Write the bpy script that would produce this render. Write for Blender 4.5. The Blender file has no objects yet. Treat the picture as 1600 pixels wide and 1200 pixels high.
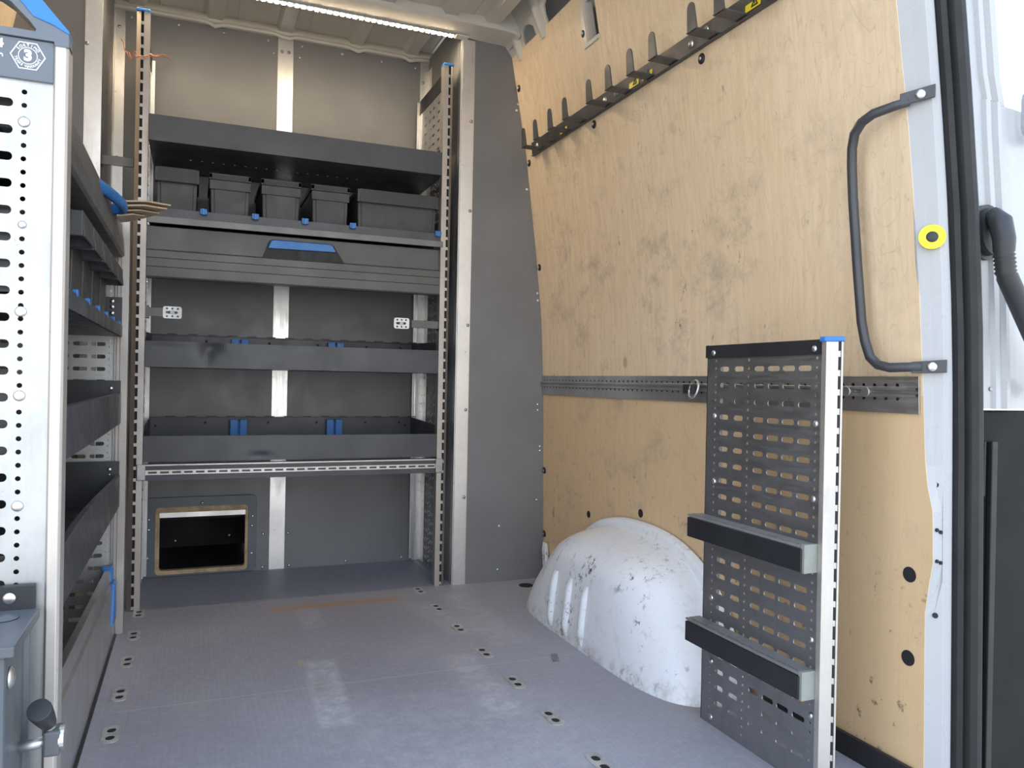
import bpy, bmesh, math, random
from mathutils import Vector, Matrix
random.seed(7)
S = bpy.context.scene
COL = S.collection
PI = math.pi

# ---------------------------------------------------------------- camera, world, sun, exposure
cam_d = bpy.data.cameras.new('camera')
cam = bpy.data.objects.new('camera', cam_d)
COL.objects.link(cam)
cam_d.sensor_width = 36.0
cam_d.lens = 1219.07 / 1600 * 36.0
cam_d.clip_start = 0.02
yaw, pitch, roll = math.radians(22.2086), math.radians(-0.1845), math.radians(1.1117)
fw = Vector((math.sin(yaw) * math.cos(pitch), math.cos(yaw) * math.cos(pitch), math.sin(pitch)))
r0 = Vector((math.cos(yaw), -math.sin(yaw), 0))
u0 = r0.cross(fw)
rt = r0 * math.cos(roll) + u0 * math.sin(roll)
up = -r0 * math.sin(roll) + u0 * math.cos(roll)
cam.matrix_world = Matrix(((rt.x, up.x, -fw.x, 0), (rt.y, up.y, -fw.y, 0), (rt.z, up.z, -fw.z, 0.70), (0, 0, 0, 1)))
S.camera = cam

w = bpy.data.worlds.new('sky')
S.world = w
w.use_nodes = True
nt = w.node_tree
bg = nt.nodes['Background']
tc = nt.nodes.new('ShaderNodeTexCoord')
sx = nt.nodes.new('ShaderNodeSeparateXYZ')
cr = nt.nodes.new('ShaderNodeValToRGB')
nt.links.new(tc.outputs['Generated'], sx.inputs[0])
nt.links.new(sx.outputs['Z'], cr.inputs[0])
cr.color_ramp.elements[0].position = 0.0
cr.color_ramp.elements[0].color = (1.0, 0.97, 0.93, 1)
cr.color_ramp.elements[1].position = 0.75
cr.color_ramp.elements[1].color = (0.50, 0.68, 1.0, 1)
e = cr.color_ramp.elements.new(0.25)
e.color = (0.80, 0.89, 1.0, 1)
nt.links.new(cr.outputs[0], bg.inputs[0])
bg.inputs[1].default_value = 2.3

sun_d = bpy.data.lights.new('sun', 'SUN')
sun_d.energy = 6.0
sun_d.angle = math.radians(0.6)
sun_d.color = (1.0, 0.93, 0.82)
sun = bpy.data.objects.new('sun', sun_d)
COL.objects.link(sun)
sun.location = (-4, 3, 6)
sun.rotation_euler = (math.radians(-38), math.radians(-18), 0)   # high sun ahead of the van: nothing direct reaches the load bay

S.view_settings.view_transform = 'Standard'
S.view_settings.look = 'None'
S.view_settings.gamma = 1
S.view_settings.use_curve_mapping = False
S.view_settings.exposure = 0.38

# ---------------------------------------------------------------- helpers
WL = {}


class MB:
    """collects shapes (world coordinates) for ONE mesh object"""

    def __init__(s):
        s.bm = bmesh.new()

    def poly(s, pts, faces):
        vs = [s.bm.verts.new(p) for p in pts]
        for f in faces:
            try:
                s.bm.faces.new([vs[i] for i in f])
            except ValueError:
                pass
        return s

    def box(s, a, b):
        x0, y0, z0 = a
        x1, y1, z1 = b
        p = [(x, y, z) for z in (z0, z1) for y in (y0, y1) for x in (x0, x1)]
        return s.poly(p, [(0, 2, 3, 1), (4, 5, 7, 6), (0, 1, 5, 4), (2, 6, 7, 3), (0, 4, 6, 2), (1, 3, 7, 5)])

    def prism(s, pts, d):
        """closed outline pts (3D, planar) pushed along vector d"""
        n = len(pts)
        d = Vector(d)
        q = [Vector(p) for p in pts]
        allp = q + [p + d for p in q]
        fs = [tuple(range(n)), tuple(range(2 * n - 1, n - 1, -1))]
        fs += [(i, (i + 1) % n, n + (i + 1) % n, n + i) for i in range(n)]
        return s.poly(allp, fs)

    def cyl(s, a, b, r, r2=None, n=16, cap=True):
        a, b = Vector(a), Vector(b)
        r2 = r if r2 is None else r2
        t = (b - a).normalized()
        u = t.orthogonal().normalized()
        v = t.cross(u)
        p = []
        for c, rr in ((a, r), (b, r2)):
            for i in range(n):
                k = 2 * PI * i / n
                p.append(c + u * (math.cos(k) * rr) + v * (math.sin(k) * rr))
        fs = [(i, (i + 1) % n, n + (i + 1) % n, n + i) for i in range(n)]
        if cap:
            fs += [tuple(range(n - 1, -1, -1)), tuple(range(n, 2 * n))]
        return s.poly(p, fs)

    def dome(s, c, nrm, r, h, n=14, m=4):
        """screw / rivet head: low dome on a surface at c facing nrm"""
        c, t = Vector(c), Vector(nrm).normalized()
        u = t.orthogonal().normalized()
        v = t.cross(u)
        p, fs = [], []
        for j in range(m):
            a = j / m * PI / 2
            for i in range(n):
                k = 2 * PI * i / n
                p.append(c + (u * math.cos(k) + v * math.sin(k)) * (r * math.cos(a)) + t * (h * math.sin(a)))
        p.append(c + t * h)
        for j in range(m - 1):
            for i in range(n):
                fs.append((j * n + i, j * n + (i + 1) % n, (j + 1) * n + (i + 1) % n, (j + 1) * n + i))
        for i in range(n):
            fs.append(((m - 1) * n + i, (m - 1) * n + (i + 1) % n, m * n))
        fs.append(tuple(range(n - 1, -1, -1)))
        return s.poly(p, fs)

    def tube(s, path, r, n=10):
        path = [Vector(p) for p in path]
        rs = r if isinstance(r, (list, tuple)) else [r] * len(path)
        p, fs = [], []
        u = None
        for i, c in enumerate(path):
            t = (path[min(i + 1, len(path) - 1)] - path[max(i - 1, 0)]).normalized()
            u = t.orthogonal().normalized() if u is None else (u - t * u.dot(t)).normalized()
            v = t.cross(u)
            for k in range(n):
                a = 2 * PI * k / n
                p.append(c + (u * math.cos(a) + v * math.sin(a)) * rs[i])
        for i in range(len(path) - 1):
            for k in range(n):
                fs.append((i * n + k, i * n + (k + 1) % n, (i + 1) * n + (k + 1) % n, (i + 1) * n + k))
        fs += [tuple(range(n - 1, -1, -1)), tuple(range((len(path) - 1) * n, len(path) * n))]
        return s.poly(p, fs)

    def sweep(s, rows, closed=False):
        """rows of points -> quad sheet"""
        m = len(rows[0])
        p = [q for r in rows for q in r]
        fs = []
        for i in range(len(rows) - 1):
            for k in range(m if closed else m - 1):
                fs.append((i * m + k, i * m + (k + 1) % m, (i + 1) * m + (k + 1) % m, (i + 1) * m + k))
        return s.poly(p, fs)

    def plate(s, outer, holes, t, mapf):
        """flat plate with real holes: 2D outline and holes, thickness t, mapf(u, v, w) -> xyz"""
        cu = bpy.data.curves.new('tmp', 'CURVE')
        cu.dimensions = '2D'
        cu.fill_mode = 'BOTH'
        cu.extrude = t / 2
        for loop in [outer] + holes:
            sp = cu.splines.new('POLY')
            sp.points.add(len(loop) - 1)
            for i, q in enumerate(loop):
                sp.points[i].co = (q[0], q[1], 0, 1)
            sp.use_cyclic_u = True
        ob = bpy.data.objects.new('tmp', cu)
        COL.objects.link(ob)
        me = bpy.data.meshes.new_from_object(ob.evaluated_get(bpy.context.evaluated_depsgraph_get()))
        s.poly([mapf(*v.co) for v in me.vertices], [tuple(f.vertices) for f in me.polygons])
        bpy.data.objects.remove(ob)
        bpy.data.curves.remove(cu)
        bpy.data.meshes.remove(me)
        return s

    def text(s, body, size, mapf, bold=0.0, t=0.0004):
        cu = bpy.data.curves.new('tmp', 'FONT')
        cu.body = body
        cu.size = size
        cu.align_x = 'CENTER'
        cu.align_y = 'CENTER'
        cu.extrude = t / 2
        cu.offset = bold
        cu.resolution_u = 4
        ob = bpy.data.objects.new('tmp', cu)
        COL.objects.link(ob)
        me = bpy.data.meshes.new_from_object(ob.evaluated_get(bpy.context.evaluated_depsgraph_get()))
        s.poly([mapf(*v.co) for v in me.vertices], [tuple(f.vertices) for f in me.polygons])
        bpy.data.objects.remove(ob)
        bpy.data.curves.remove(cu)
        bpy.data.meshes.remove(me)
        return s

    def build(s, name, mat, parent=None, bevel=0.0, smooth=False, at=None):
        o0 = Vector(WL[parent.name]) if parent is not None else Vector(at or (0, 0, 0))
        bmesh.ops.remove_doubles(s.bm, verts=s.bm.verts, dist=1e-6)
        bmesh.ops.recalc_face_normals(s.bm, faces=s.bm.faces)
        for v in s.bm.verts:
            v.co -= o0
        me = bpy.data.meshes.new(name)
        s.bm.to_mesh(me)
        s.bm.free()
        me.materials.append(mat)
        if smooth:
            for f in me.polygons:
                f.use_smooth = True
        ob = bpy.data.objects.new(name, me)
        COL.objects.link(ob)
        if parent is not None:
            ob.parent = parent
        else:
            ob.location = o0
        WL[ob.name] = tuple(o0)
        if bevel:
            b = ob.modifiers.new('bevel', 'BEVEL')
            b.width = bevel
            b.segments = 2
            b.limit_method = 'ANGLE'
            b.angle_limit = math.radians(40)
        if smooth:
            wn = ob.modifiers.new('normals', 'WEIGHTED_NORMAL')
        return ob


def tag(o, label=None, cat=None, group=None, kind=None):
    if label:
        o['label'] = label
    if cat:
        o['category'] = cat
    if group:
        o['group'] = group
    if kind:
        o['kind'] = kind
    return o


def thing(name, label, cat, loc, group=None):
    o = bpy.data.objects.new(name, None)
    o.empty_display_size = 0.05
    COL.objects.link(o)
    o.location = loc
    WL[o.name] = tuple(loc)
    return tag(o, label, cat, group)


def struct(mb, name, mat, bevel=0.0, smooth=False):
    return tag(mb.build(name, mat, bevel=bevel, smooth=smooth), kind='structure')


def dup(root, loc, rz=0.0, label=None, group=None):
    r = root.copy()
    COL.objects.link(r)
    r.location = loc
    r.rotation_euler = (0, 0, rz)
    if label:
        r['label'] = label
    if group:
        r['group'] = group
    for ch in list(root.children):
        c = ch.copy()
        COL.objects.link(c)
        c.parent = r
        for g in ch.children:
            d = g.copy()
            COL.objects.link(d)
            d.parent = c
    return r


def rrect(cx, cy, w_, h_, r, n=4):
    """rounded rectangle outline"""
    r = min(r, w_ / 2 - 1e-5, h_ / 2 - 1e-5)
    out = []
    for sx_, sy_, a0 in ((1, 1, 0), (-1, 1, 90), (-1, -1, 180), (1, -1, 270)):
        for i in range(n):
            a = math.radians(a0 + 90 * i / (n - 1))
            out.append((cx + sx_ * (w_ / 2 - r) + math.cos(a) * r, cy + sy_ * (h_ / 2 - r) + math.sin(a) * r))
    return out


def circ(cx, cy, r, n=8):
    return [(cx + math.cos(2 * PI * i / n) * r, cy + math.sin(2 * PI * i / n) * r) for i in range(n)]


def lerp(x, xs, ys):
    if x <= xs[0]:
        return ys[0]
    for i in range(len(xs) - 1):
        if x <= xs[i + 1]:
            return ys[i] + (ys[i + 1] - ys[i]) * (x - xs[i]) / (xs[i + 1] - xs[i])
    return ys[-1]


# ---------------------------------------------------------------- materials (all procedural)
class NT:
    def __init__(s, name):
        s.m = bpy.data.materials.new(name)
        s.m.use_nodes = True
        s.t = s.m.node_tree
        s.p = s.t.nodes['Principled BSDF']
        s.pos = s.t.nodes.new('ShaderNodeNewGeometry').outputs['Position']

    def link(s, v, inp):
        if hasattr(v, 'is_output'):
            s.t.links.new(v, inp)
        elif inp.type == 'RGBA' and len(v) == 3:
            inp.default_value = (*v, 1)
        else:
            inp.default_value = v

    def noise(s, scale=5, detail=4, rough=0.6, vec=None, dist=0.0):
        n = s.t.nodes.new('ShaderNodeTexNoise')
        n.inputs['Scale'].default_value = scale
        n.inputs['Detail'].default_value = detail
        n.inputs['Roughness'].default_value = rough
        n.inputs['Distortion'].default_value = dist
        s.t.links.new(vec if vec is not None else s.pos, n.inputs['Vector'])
        return n.outputs['Fac']

    def scale(s, v3, loc=(0, 0, 0), rot=(0, 0, 0)):
        n = s.t.nodes.new('ShaderNodeMapping')
        n.inputs['Scale'].default_value = v3
        n.inputs['Location'].default_value = loc
        n.inputs['Rotation'].default_value = rot
        s.t.links.new(s.pos, n.inputs['Vector'])
        return n.outputs[0]

    def xyz(s, vec=None):
        n = s.t.nodes.new('ShaderNodeSeparateXYZ')
        s.t.links.new(vec if vec is not None else s.pos, n.inputs[0])
        return n.outputs

    def math(s, op, a, b=0.0, c=0.0):
        n = s.t.nodes.new('ShaderNodeMath')
        n.operation = op
        for i, v in enumerate((a, b, c)):
            s.link(v, n.inputs[i])
        return n.outputs[0]

    def ramp(s, v, lo, hi, a=0.0, b=1.0):
        n = s.t.nodes.new('ShaderNodeMapRange')
        n.interpolation_type = 'SMOOTHSTEP'
        s.link(v, n.inputs['Value'])
        n.inputs['From Min'].default_value = lo
        n.inputs['From Max'].default_value = hi
        n.inputs['To Min'].default_value = a
        n.inputs['To Max'].default_value = b
        return n.outputs['Result']

    def mix(s, f, a, b, mode='MIX'):
        n = s.t.nodes.new('ShaderNodeMix')
        n.data_type = 'RGBA'
        n.blend_type = mode
        s.link(f, n.inputs['Factor'])
        s.link(a, n.inputs[6])
        s.link(b, n.inputs[7])
        return n.outputs[2]

    def boxmask(s, c, h, soft, rot=0.0):
        """soft-edged patch on the floor: centre c, half size h (x, y)"""
        x, y, z = s.xyz(s.scale((1, 1, 1), loc=(-c[0], -c[1], 0)))
        if rot:
            x = s.math('ADD', x, s.math('MULTIPLY', y, rot))
        a = s.ramp(s.math('ABSOLUTE', x), h[0] - soft, h[0] + soft, 1, 0)
        b = s.ramp(s.math('ABSOLUTE', y), h[1] - soft, h[1] + soft, 1, 0)
        return s.math('MULTIPLY', a, b)

    def bump(s, h, strength=0.2, dist=0.002):
        n = s.t.nodes.new('ShaderNodeBump')
        n.inputs['Strength'].default_value = strength
        n.inputs['Distance'].default_value = dist
        s.link(h, n.inputs['Height'])
        s.t.links.new(n.outputs[0], s.p.inputs['Normal'])

    def out(s, col=None, rough=None, metal=None, spec=None):
        if col is not None:
            s.link(col, s.p.inputs['Base Color'])
        if rough is not None:
            s.link(rough, s.p.inputs['Roughness'])
        if metal is not None:
            s.link(metal, s.p.inputs['Metallic'])
        if spec is not None:
            s.link(spec, s.p.inputs['Specular IOR Level'])
        return s.m


def simple(name, col, rough=0.5, metal=0.0, var=0.12, sc=9.0, scuff=0.0, scuffcol=(0.35, 0.35, 0.35), spec=0.5):
    n = NT(name)
    f = n.noise(sc, 5, 0.6)
    dark = tuple(c * (1 - var) for c in col)
    lite = tuple(min(1, c * (1 + var)) for c in col)
    c = n.mix(n.ramp(f, 0.3, 0.7), dark, lite)
    r = n.ramp(n.noise(sc * 2.3, 4, 0.6), 0.25, 0.75, max(0.05, rough - 0.08), rough + 0.08)
    if scuff:
        k = n.ramp(n.noise(38, 6, 0.75, n.scale((1, 1, 0.35))), 0.66, 0.78)
        c = n.mix(n.math('MULTIPLY', k, scuff), c, scuffcol)
    return n.out(c, r, metal, spec)


def aluminium(name, col=(0.80, 0.80, 0.79), rough=0.34, stretch=(60, 60, 3), smudge=0.5, metal=1.0):
    n = NT(name)
    br = n.noise(4.0, 3, 0.5, n.scale(stretch))
    sm = n.noise(7.0, 6, 0.7, n.scale((1, 1, 0.7)))
    sp = n.ramp(n.noise(70, 4, 0.6), 0.67, 0.74)
    c = n.mix(n.ramp(sm, 0.35, 0.7, 0, smudge), col, tuple(v * 0.62 for v in col))
    c = n.mix(n.math('MULTIPLY', sp, smudge), c, (0.12, 0.11, 0.10))
    r = n.math('ADD', n.ramp(br, 0.2, 0.8, rough - 0.05, rough + 0.06), n.ramp(sm, 0.4, 0.75, 0, 0.14))
    n.bump(br, 0.06, 0.001)
    return n.out(c, r, metal)


def plywood():
    n = NT('birch_plywood')
    grain = n.noise(3.0, 6, 0.65, n.scale((22, 22, 1.1)), 0.6)
    cath = n.noise(2.4, 3, 0.5, n.scale((3.4, 3.4, 0.62)), 1.6)
    lines = n.math('ABSOLUTE', n.math('SINE', n.math('MULTIPLY', cath, 46.0)))
    c = n.mix(n.ramp(grain, 0.3, 0.7), (0.84, 0.675, 0.475), (0.75, 0.580, 0.385))
    c = n.mix(n.ramp(lines, 0.0, 0.22, 0.42, 0.0), c, (0.54, 0.38, 0.23))
    big = n.noise(1.6, 3, 0.6)
    x, y, z = n.xyz()
    c = n.mix(n.math('MULTIPLY', n.ramp(big, 0.35, 0.75, 0.2, 0.9), n.ramp(y, 1.9, 1.0, 0.1, 0.75)), c, (0.72, 0.50, 0.27))
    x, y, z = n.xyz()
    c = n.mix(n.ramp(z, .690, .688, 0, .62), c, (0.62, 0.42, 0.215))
    # grime and knocks in a band at load height, thickest towards the bulkhead
    band = n.math('MULTIPLY', n.ramp(y, 0.9, 1.7, 0.35, 1.0), n.ramp(z, 1.62, 1.3, 0.35, 1.0))
    smud = n.ramp(n.noise(7.5, 7, 0.76, n.scale((1, 0.8, 1.0), rot=(0.5, 0, 0))), 0.50, 0.74)
    c = n.mix(n.math('MULTIPLY', n.math('MULTIPLY', smud, band), 0.70), c, (0.36, 0.31, 0.24))
    scr = n.ramp(n.noise(19, 8, 0.84, n.scale((1, 1.4, 0.8), rot=(0.35, 0, 0))), 0.60, 0.68)
    c = n.mix(n.math('MULTIPLY', n.math('MULTIPLY', scr, band), 0.9), c, (0.13, 0.10, 0.07))
    low = n.math('MULTIPLY', n.ramp(n.noise(34, 6, 0.7), 0.60, 0.68), n.ramp(z, 0.62, 0.12, 0.0, 0.8))
    c = n.mix(low, c, (0.10, 0.075, 0.05))
    kx, ky, kz = n.xyz(n.scale((1, 1, .75), loc=(0, -1.965, -.762 * .75)))
    d = n.math('SQRT', n.math('ADD', n.math('MULTIPLY', ky, ky), n.math('MULTIPLY', kz, kz)))
    d = n.math('ADD', d, n.math('MULTIPLY', n.noise(60, 3), 0.012))
    c = n.mix(n.ramp(d, .013, .022, .7, 0), c, (0.42, 0.27, 0.13))
    n.bump(grain, 0.08, 0.001)
    return n.out(c, n.ramp(grain, 0.2, 0.8, 0.42, 0.55), 0.0, 0.35)


def floor_mat():
    n = NT('phenolic_floor')
    x, y, z = n.xyz()
    lin = n.math('SINE', n.math('MULTIPLY', x, 2 * PI / 0.0115))
    cross = n.math('SINE', n.math('MULTIPLY', y, 2 * PI / 0.0115))
    big = n.noise(1.7, 4, 0.6)
    fine = n.noise(60, 4, 0.7)
    c = n.mix(n.ramp(big, 0.35, 0.68), (0.285, 0.278, 0.312), (0.345, 0.342, 0.380))
    c = n.mix(n.ramp(lin, -1, 1, 0, 0.16), c, (0.24, 0.235, 0.26))
    c = n.mix(n.ramp(fine, 0.4, 0.75, 0, 0.3), c, (0.47, 0.46, 0.48))
    wear = n.ramp(n.noise(26, 7, 0.75), 0.42, 0.66)

    def patch(cc, h, soft, rot, amt, col, brk=True):
        nonlocal c
        k = n.boxmask(cc, h, soft, rot)
        if brk:
            k = n.math('MULTIPLY', k, n.math('ADD', n.math('MULTIPLY', wear, 0.75), 0.25))
        c = n.mix(n.math('MULTIPLY', k, amt), c, col)
    pale = (0.66, 0.66, 0.67)
    patch((0.290, 1.77), (0.036, 0.19), 0.010, -0.06, 0.55, pale)
    patch((0.325, 2.32), (0.030, 0.10), 0.012, -0.02, 0.30, pale)
    patch((0.630, 1.70), (0.040, 0.19), 0.02, 0.0, 0.38, pale)
    patch((0.80, 2.18), (0.050, 0.26), 0.03, 0.0, 0.30, pale)
    patch((0.69, 2.20), (0.045, 0.16), 0.03, 0.15, 0.28, pale)
    patch((0.50, 1.45), (0.26, 0.22), 0.10, 0.0, 0.22, pale)
    patch((0.02, 1.75), (0.05, 0.10), 0.03, 0.0, 0.28, (0.42, 0.39, 0.36))
    patch((0.045, 2.23), (0.035, 0.05), 0.012, 0.0, 0.35, (0.42, 0.39, 0.36))
    patch((0.42, 2.435), (0.20, 0.020), 0.022, 0.0, 0.62, (0.42, 0.23, 0.09), False)
    patch((0.40, 2.44), (0.08, 0.008), 0.014, 0.0, 0.6, (0.42, 0.24, 0.06))
    patch((0.255, 1.955), (0.007, 0.022), 0.006, 0.0, 0.7, (0.50, 0.40, 0.16))
    patch((0.625, 1.87), (0.020, 0.02), 0.015, 0.0, 0.5, (0.52, 0.36, 0.30))
    patch((0.275, 1.79), (0.014, 0.025), 0.012, 0.0, 0.6, (0.22, 0.14, 0.10))
    patch((0.48, 1.797), (0.62, 0.0018), 0.0012, 0.0, 0.45, (0.52, 0.52, 0.54), False)
    specks = n.ramp(n.noise(110, 3, 0.5), 0.72, 0.76)
    c = n.mix(n.math('MULTIPLY', specks, 0.35), c, (0.08, 0.08, 0.08))
    n.bump(n.math('ADD', lin, cross), 0.05, 0.0006)
    return n.out(c, n.ramp(big, 0.3, 0.7, 0.50, 0.62), 0.0, 0.4)


def arch_paint():
    n = NT('scuffed_white_paint')
    x, y, z = n.xyz()
    chips = n.ramp(n.noise(30, 8, 0.85, n.scale((1, 1, 0.8))), 0.555, 0.580)
    area = n.ramp(n.noise(5.5, 3, 0.6), 0.44, 0.60)
    k = n.math('MULTIPLY', chips, n.math('ADD', n.math('MULTIPLY', area, 0.9), 0.1))
    fine = n.math('MULTIPLY', n.ramp(n.noise(95, 4, 0.7), 0.66, 0.70), 0.35)
    c = n.mix(k, (0.80, 0.82, 0.85), (0.06, 0.05, 0.04))
    c = n.mix(fine, c, (0.22, 0.19, 0.17))
    foot = n.math('MULTIPLY', n.ramp(z, 0.05, 0.005, 0.0, 0.55), n.ramp(n.noise(22, 5, 0.7), 0.42, 0.62))
    c = n.mix(foot, c, (0.42, 0.38, 0.32))
    return n.out(c, 0.32, 0.0, 0.5)


M_floor = floor_mat()
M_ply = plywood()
M_arch = arch_paint()
M_panel = simple('grey_laminate', (0.195, 0.193, 0.195), 0.42, 0.0, 0.06, 5, 0.25, (0.10, 0.095, 0.09))
M_white = simple('white_body_paint', (0.40, 0.405, 0.405), 0.30, 0.0, 0.03, 3)
M_cream = simple('led_warmed_body_paint', (0.58, 0.555, 0.49), 0.38, 0.0, 0.04, 3)  # white body paint with the warm LED light tinted into its colour
M_alu = aluminium('brushed_aluminium')
M_strip = aluminium('aluminium_strip', (0.86, 0.84, 0.81), 0.36, (60, 60, 3), 0.35)
M_pale = aluminium('pale_anodised_aluminium', (0.54, 0.55, 0.545), 0.42, (60, 60, 3), 0.35, 0.9)
M_post = aluminium('anodised_upright', (0.62, 0.59, 0.545), 0.45, (60, 60, 2), 0.25, 0.85)
M_alu_dim = aluminium('dim_perforated_aluminium', (0.42, 0.425, 0.435), 0.45, (3, 3, 40), 0.55)  # aluminium, base darkened to paint in the dark interior it reflects
M_rail = aluminium('galvanised_rail', (0.62, 0.62, 0.62), 0.38, (50, 3, 50), 0.4)
M_steel = simple('zinc_steel', (0.72, 0.72, 0.70), 0.35, 1.0, 0.1, 20)
M_zinc = simple('dark_zinc', (0.36, 0.36, 0.35), 0.4, 1.0, 0.15, 20)
M_tray = simple('anthracite_tray_steel', (0.062, 0.064, 0.071), 0.40, 0.0, 0.15, 6, 0.30, (0.22, 0.22, 0.23))
M_black = simple('black_steel', (0.022, 0.023, 0.026), 0.45, 0.0, 0.15, 8, 0.15, (0.15, 0.15, 0.15))
M_lid = simple('grey_plastic_lid', (0.105, 0.103, 0.098), 0.42, 0.0, 0.08, 6, 0.20, (0.25, 0.25, 0.25))
M_bin = simple('dark_bin_plastic', (0.062, 0.060, 0.060), 0.50, 0.0, 0.10, 10, 0.15, (0.18, 0.18, 0.18))
M_cap = simple('slate_plastic', (0.125, 0.145, 0.165), 0.40, 0.0, 0.05, 10)
M_blue = simple('blue_plastic', (0.030, 0.185, 0.52), 0.38, 0.0, 0.05, 12)
M_rub = simple('black_rubber', (0.030, 0.031, 0.032), 0.48, 0.0, 0.15, 8)
M_grip = simple('ribbed_dark_rubber', (0.020, 0.021, 0.024), 0.42, 0.0, 0.15, 8, 0.2, (0.10, 0.10, 0.11))
M_hand = simple('dark_handle_coating', (0.045, 0.047, 0.052), 0.36, 0.0, 0.1, 12)
M_hook = simple('dark_hook_steel', (0.060, 0.060, 0.062), 0.45, 0.0, 0.15, 9, 0.2, (0.2, 0.19, 0.18))
M_case = simple('dark_steel_case', (0.095, 0.105, 0.115), 0.40, 0.0, 0.15, 5, 0.3, (0.22, 0.21, 0.19))
M_wood = simple('sawn_wood_edge', (0.50, 0.35, 0.20), 0.6, 0.0, 0.25, 25, 0.6, (0.14, 0.10, 0.07))
M_card = simple('brown_cardboard', (0.52, 0.40, 0.27), 0.7, 0.0, 0.10, 12)
M_copper = simple('copper_wire', (0.52, 0.22, 0.12), 0.4, 0.8, 0.2, 30)
M_yell = simple('yellow_label', (0.85, 0.68, 0.02), 0.45, 0.0, 0.04, 12)
M_ink = simple('black_print', (0.015, 0.015, 0.015), 0.6, 0.0, 0.05, 12)
M_print_light = simple('white_print_and_hole_light', (0.85, 0.88, 0.90), 0.5, 0.0, 0.02, 12)
M_void = simple('unlit_cavity_black', (0.012, 0.012, 0.014), 0.7, 0.0, 0.1, 8)
M_trim = simple('dark_door_lining', (0.009, 0.011, 0.011), 0.60, 0.0, 0.15, 2.5, spec=0.15)
M_conc = simple('pale_concrete_ground', (0.42, 0.40, 0.37), 0.85, 0.0, 0.15, 1.2)
M_seal = simple('door_seal_rubber', (0.019, 0.019, 0.019), 0.5, 0.0, 0.15, 8, spec=0.35)
M_skin = simple('grey_primer', (0.40, 0.40, 0.38), 0.5, 0.0, 0.05, 4)
M_block = simple('grey_green_end_block', (0.24, 0.25, 0.22), 0.5, 0.0, 0.12, 14)
M_anchor = simple('worn_anchor_steel', (0.46, 0.45, 0.42), 0.42, 0.3, 0.2, 40)
M_edge = simple('dull_grey_edge', (0.20, 0.20, 0.20), 0.42, 0.0, 0.12, 14, 0.3, (0.4, 0.4, 0.4))
M_arm = simple('dark_arm_steel', (0.13, 0.125, 0.115), 0.4, 0.4, 0.12, 14)
M_rpost = aluminium('dim_lit_upright', (0.50, 0.46, 0.42), 0.45, (60, 60, 2), 0.25, 0.85)  # same anodised upright, darkened and warmed in colour for its dimmer light
M_base = simple('black_kick_strip', (0.018, 0.018, 0.020), 0.5, 0.0, 0.1, 8)
nl = NT('warm_led')
nl.p.inputs['Emission Color'].default_value = (1.0, 0.80, 0.55, 1)
nl.p.inputs['Emission Strength'].default_value = 130.0
M_led = nl.out((1, 0.95, 0.85), 0.4)

# ---------------------------------------------------------------- the load bay
BULK, FRONT, REAR = 2.95, 2.54, 0.93       # bulkhead, side partitions, rear opening (Y)
PZ = [-0.2, 0.0, .12, .464, .693, .921, 1.148, 1.505, 1.833, 2.0]
PX = [1.172, 1.172, 1.17, 1.163, 1.158, 1.146, 1.121, 1.074, 1.013, .97]
MIRROR = 0.565


def wall_x(z):
    return lerp(z, PZ, PX)


ZS = [0, .05, .12, .2, .24, .28, .315, .345, .375, .406, .45, .493, .535, .58, .693, .8, .921, 1.03, 1.148, 1.26, 1.38, 1.505, 1.60, 1.684]


def skin(mb, y0, y1, zs, off=0.0, th=0.009, left=False):
    rows = []
    for y in (y0, y1):
        fy = y if callable(y) else (lambda z, y=y: y)
        a = [(wall_x(z) + off, fy(z), z) for z in zs]
        b = [(wall_x(z) + off + th, fy(z), z) for z in reversed(zs)]
        r = a + b
        if left:
            r = [(MIRROR - p[0], p[1], p[2]) for p in r]
        rows.append(r)
    mb.sweep(rows, True)
    for r in rows:
        n = len(zs)
        mb.sweep([r[:n], list(reversed(r[n:]))])


struct(MB().box((-0.64, 0.88, -0.03), (1.215, 3.0, 0.0)), 'floor', M_floor)

# plywood lining of the right wall, notched at the top for the strap slot
m = MB()
zt = [1.684, 1.74, 1.79, 1.83]
PE = [(0, .966), (.05, .966), (.24, .966), (.315, .966), (.375, .957), (.406, .951), (.493, .952), (.535, .962), (.57, .967), (.709, .972), (.86, .976), (1.037, .979), (1.15, .981), (1.253, .984), (1.36, .987), (1.6, .99), (1.84, .99), (1.96, .99)]


def pillar_y(z):
    return lerp(z, [p[0] for p in PE], [p[1] for p in PE])


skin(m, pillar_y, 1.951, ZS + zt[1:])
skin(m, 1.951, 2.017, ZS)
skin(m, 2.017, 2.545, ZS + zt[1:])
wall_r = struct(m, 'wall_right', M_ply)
m = MB()
skin(m, REAR, 3.0, [-0.1, .3, .7, 1.0, 1.3, 1.6, 1.84, 2.0], 0.075, 0.01)
m.build('outer_skin', M_skin, wall_r)
# pale edge of the strap slot
m = MB()
for z0, z1 in ((1.684, 1.74), (1.74, 1.79), (1.79, 1.83)):
    m.poly([(wall_x(z0) - .003, 2.018, z0), (wall_x(z1) - .003, 2.018, z1), (wall_x(z1) - .003, 2.036, z1), (wall_x(z0) - .003, 2.036, z0),
            (wall_x(z0) + .03, 2.014, z0), (wall_x(z1) + .03, 2.014, z1), (wall_x(z1) + .03, 2.036, z1), (wall_x(z0) + .03, 2.036, z0)],
           [(0, 1, 2, 3), (0, 4, 5, 1), (3, 2, 6, 7), (4, 7, 6, 5)])
m.box((wall_x(1.684) - .003, 1.952, 1.672), (wall_x(1.684) + .03, 2.036, 1.684))
m.build('slot_edging', M_cream, wall_r)

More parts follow.
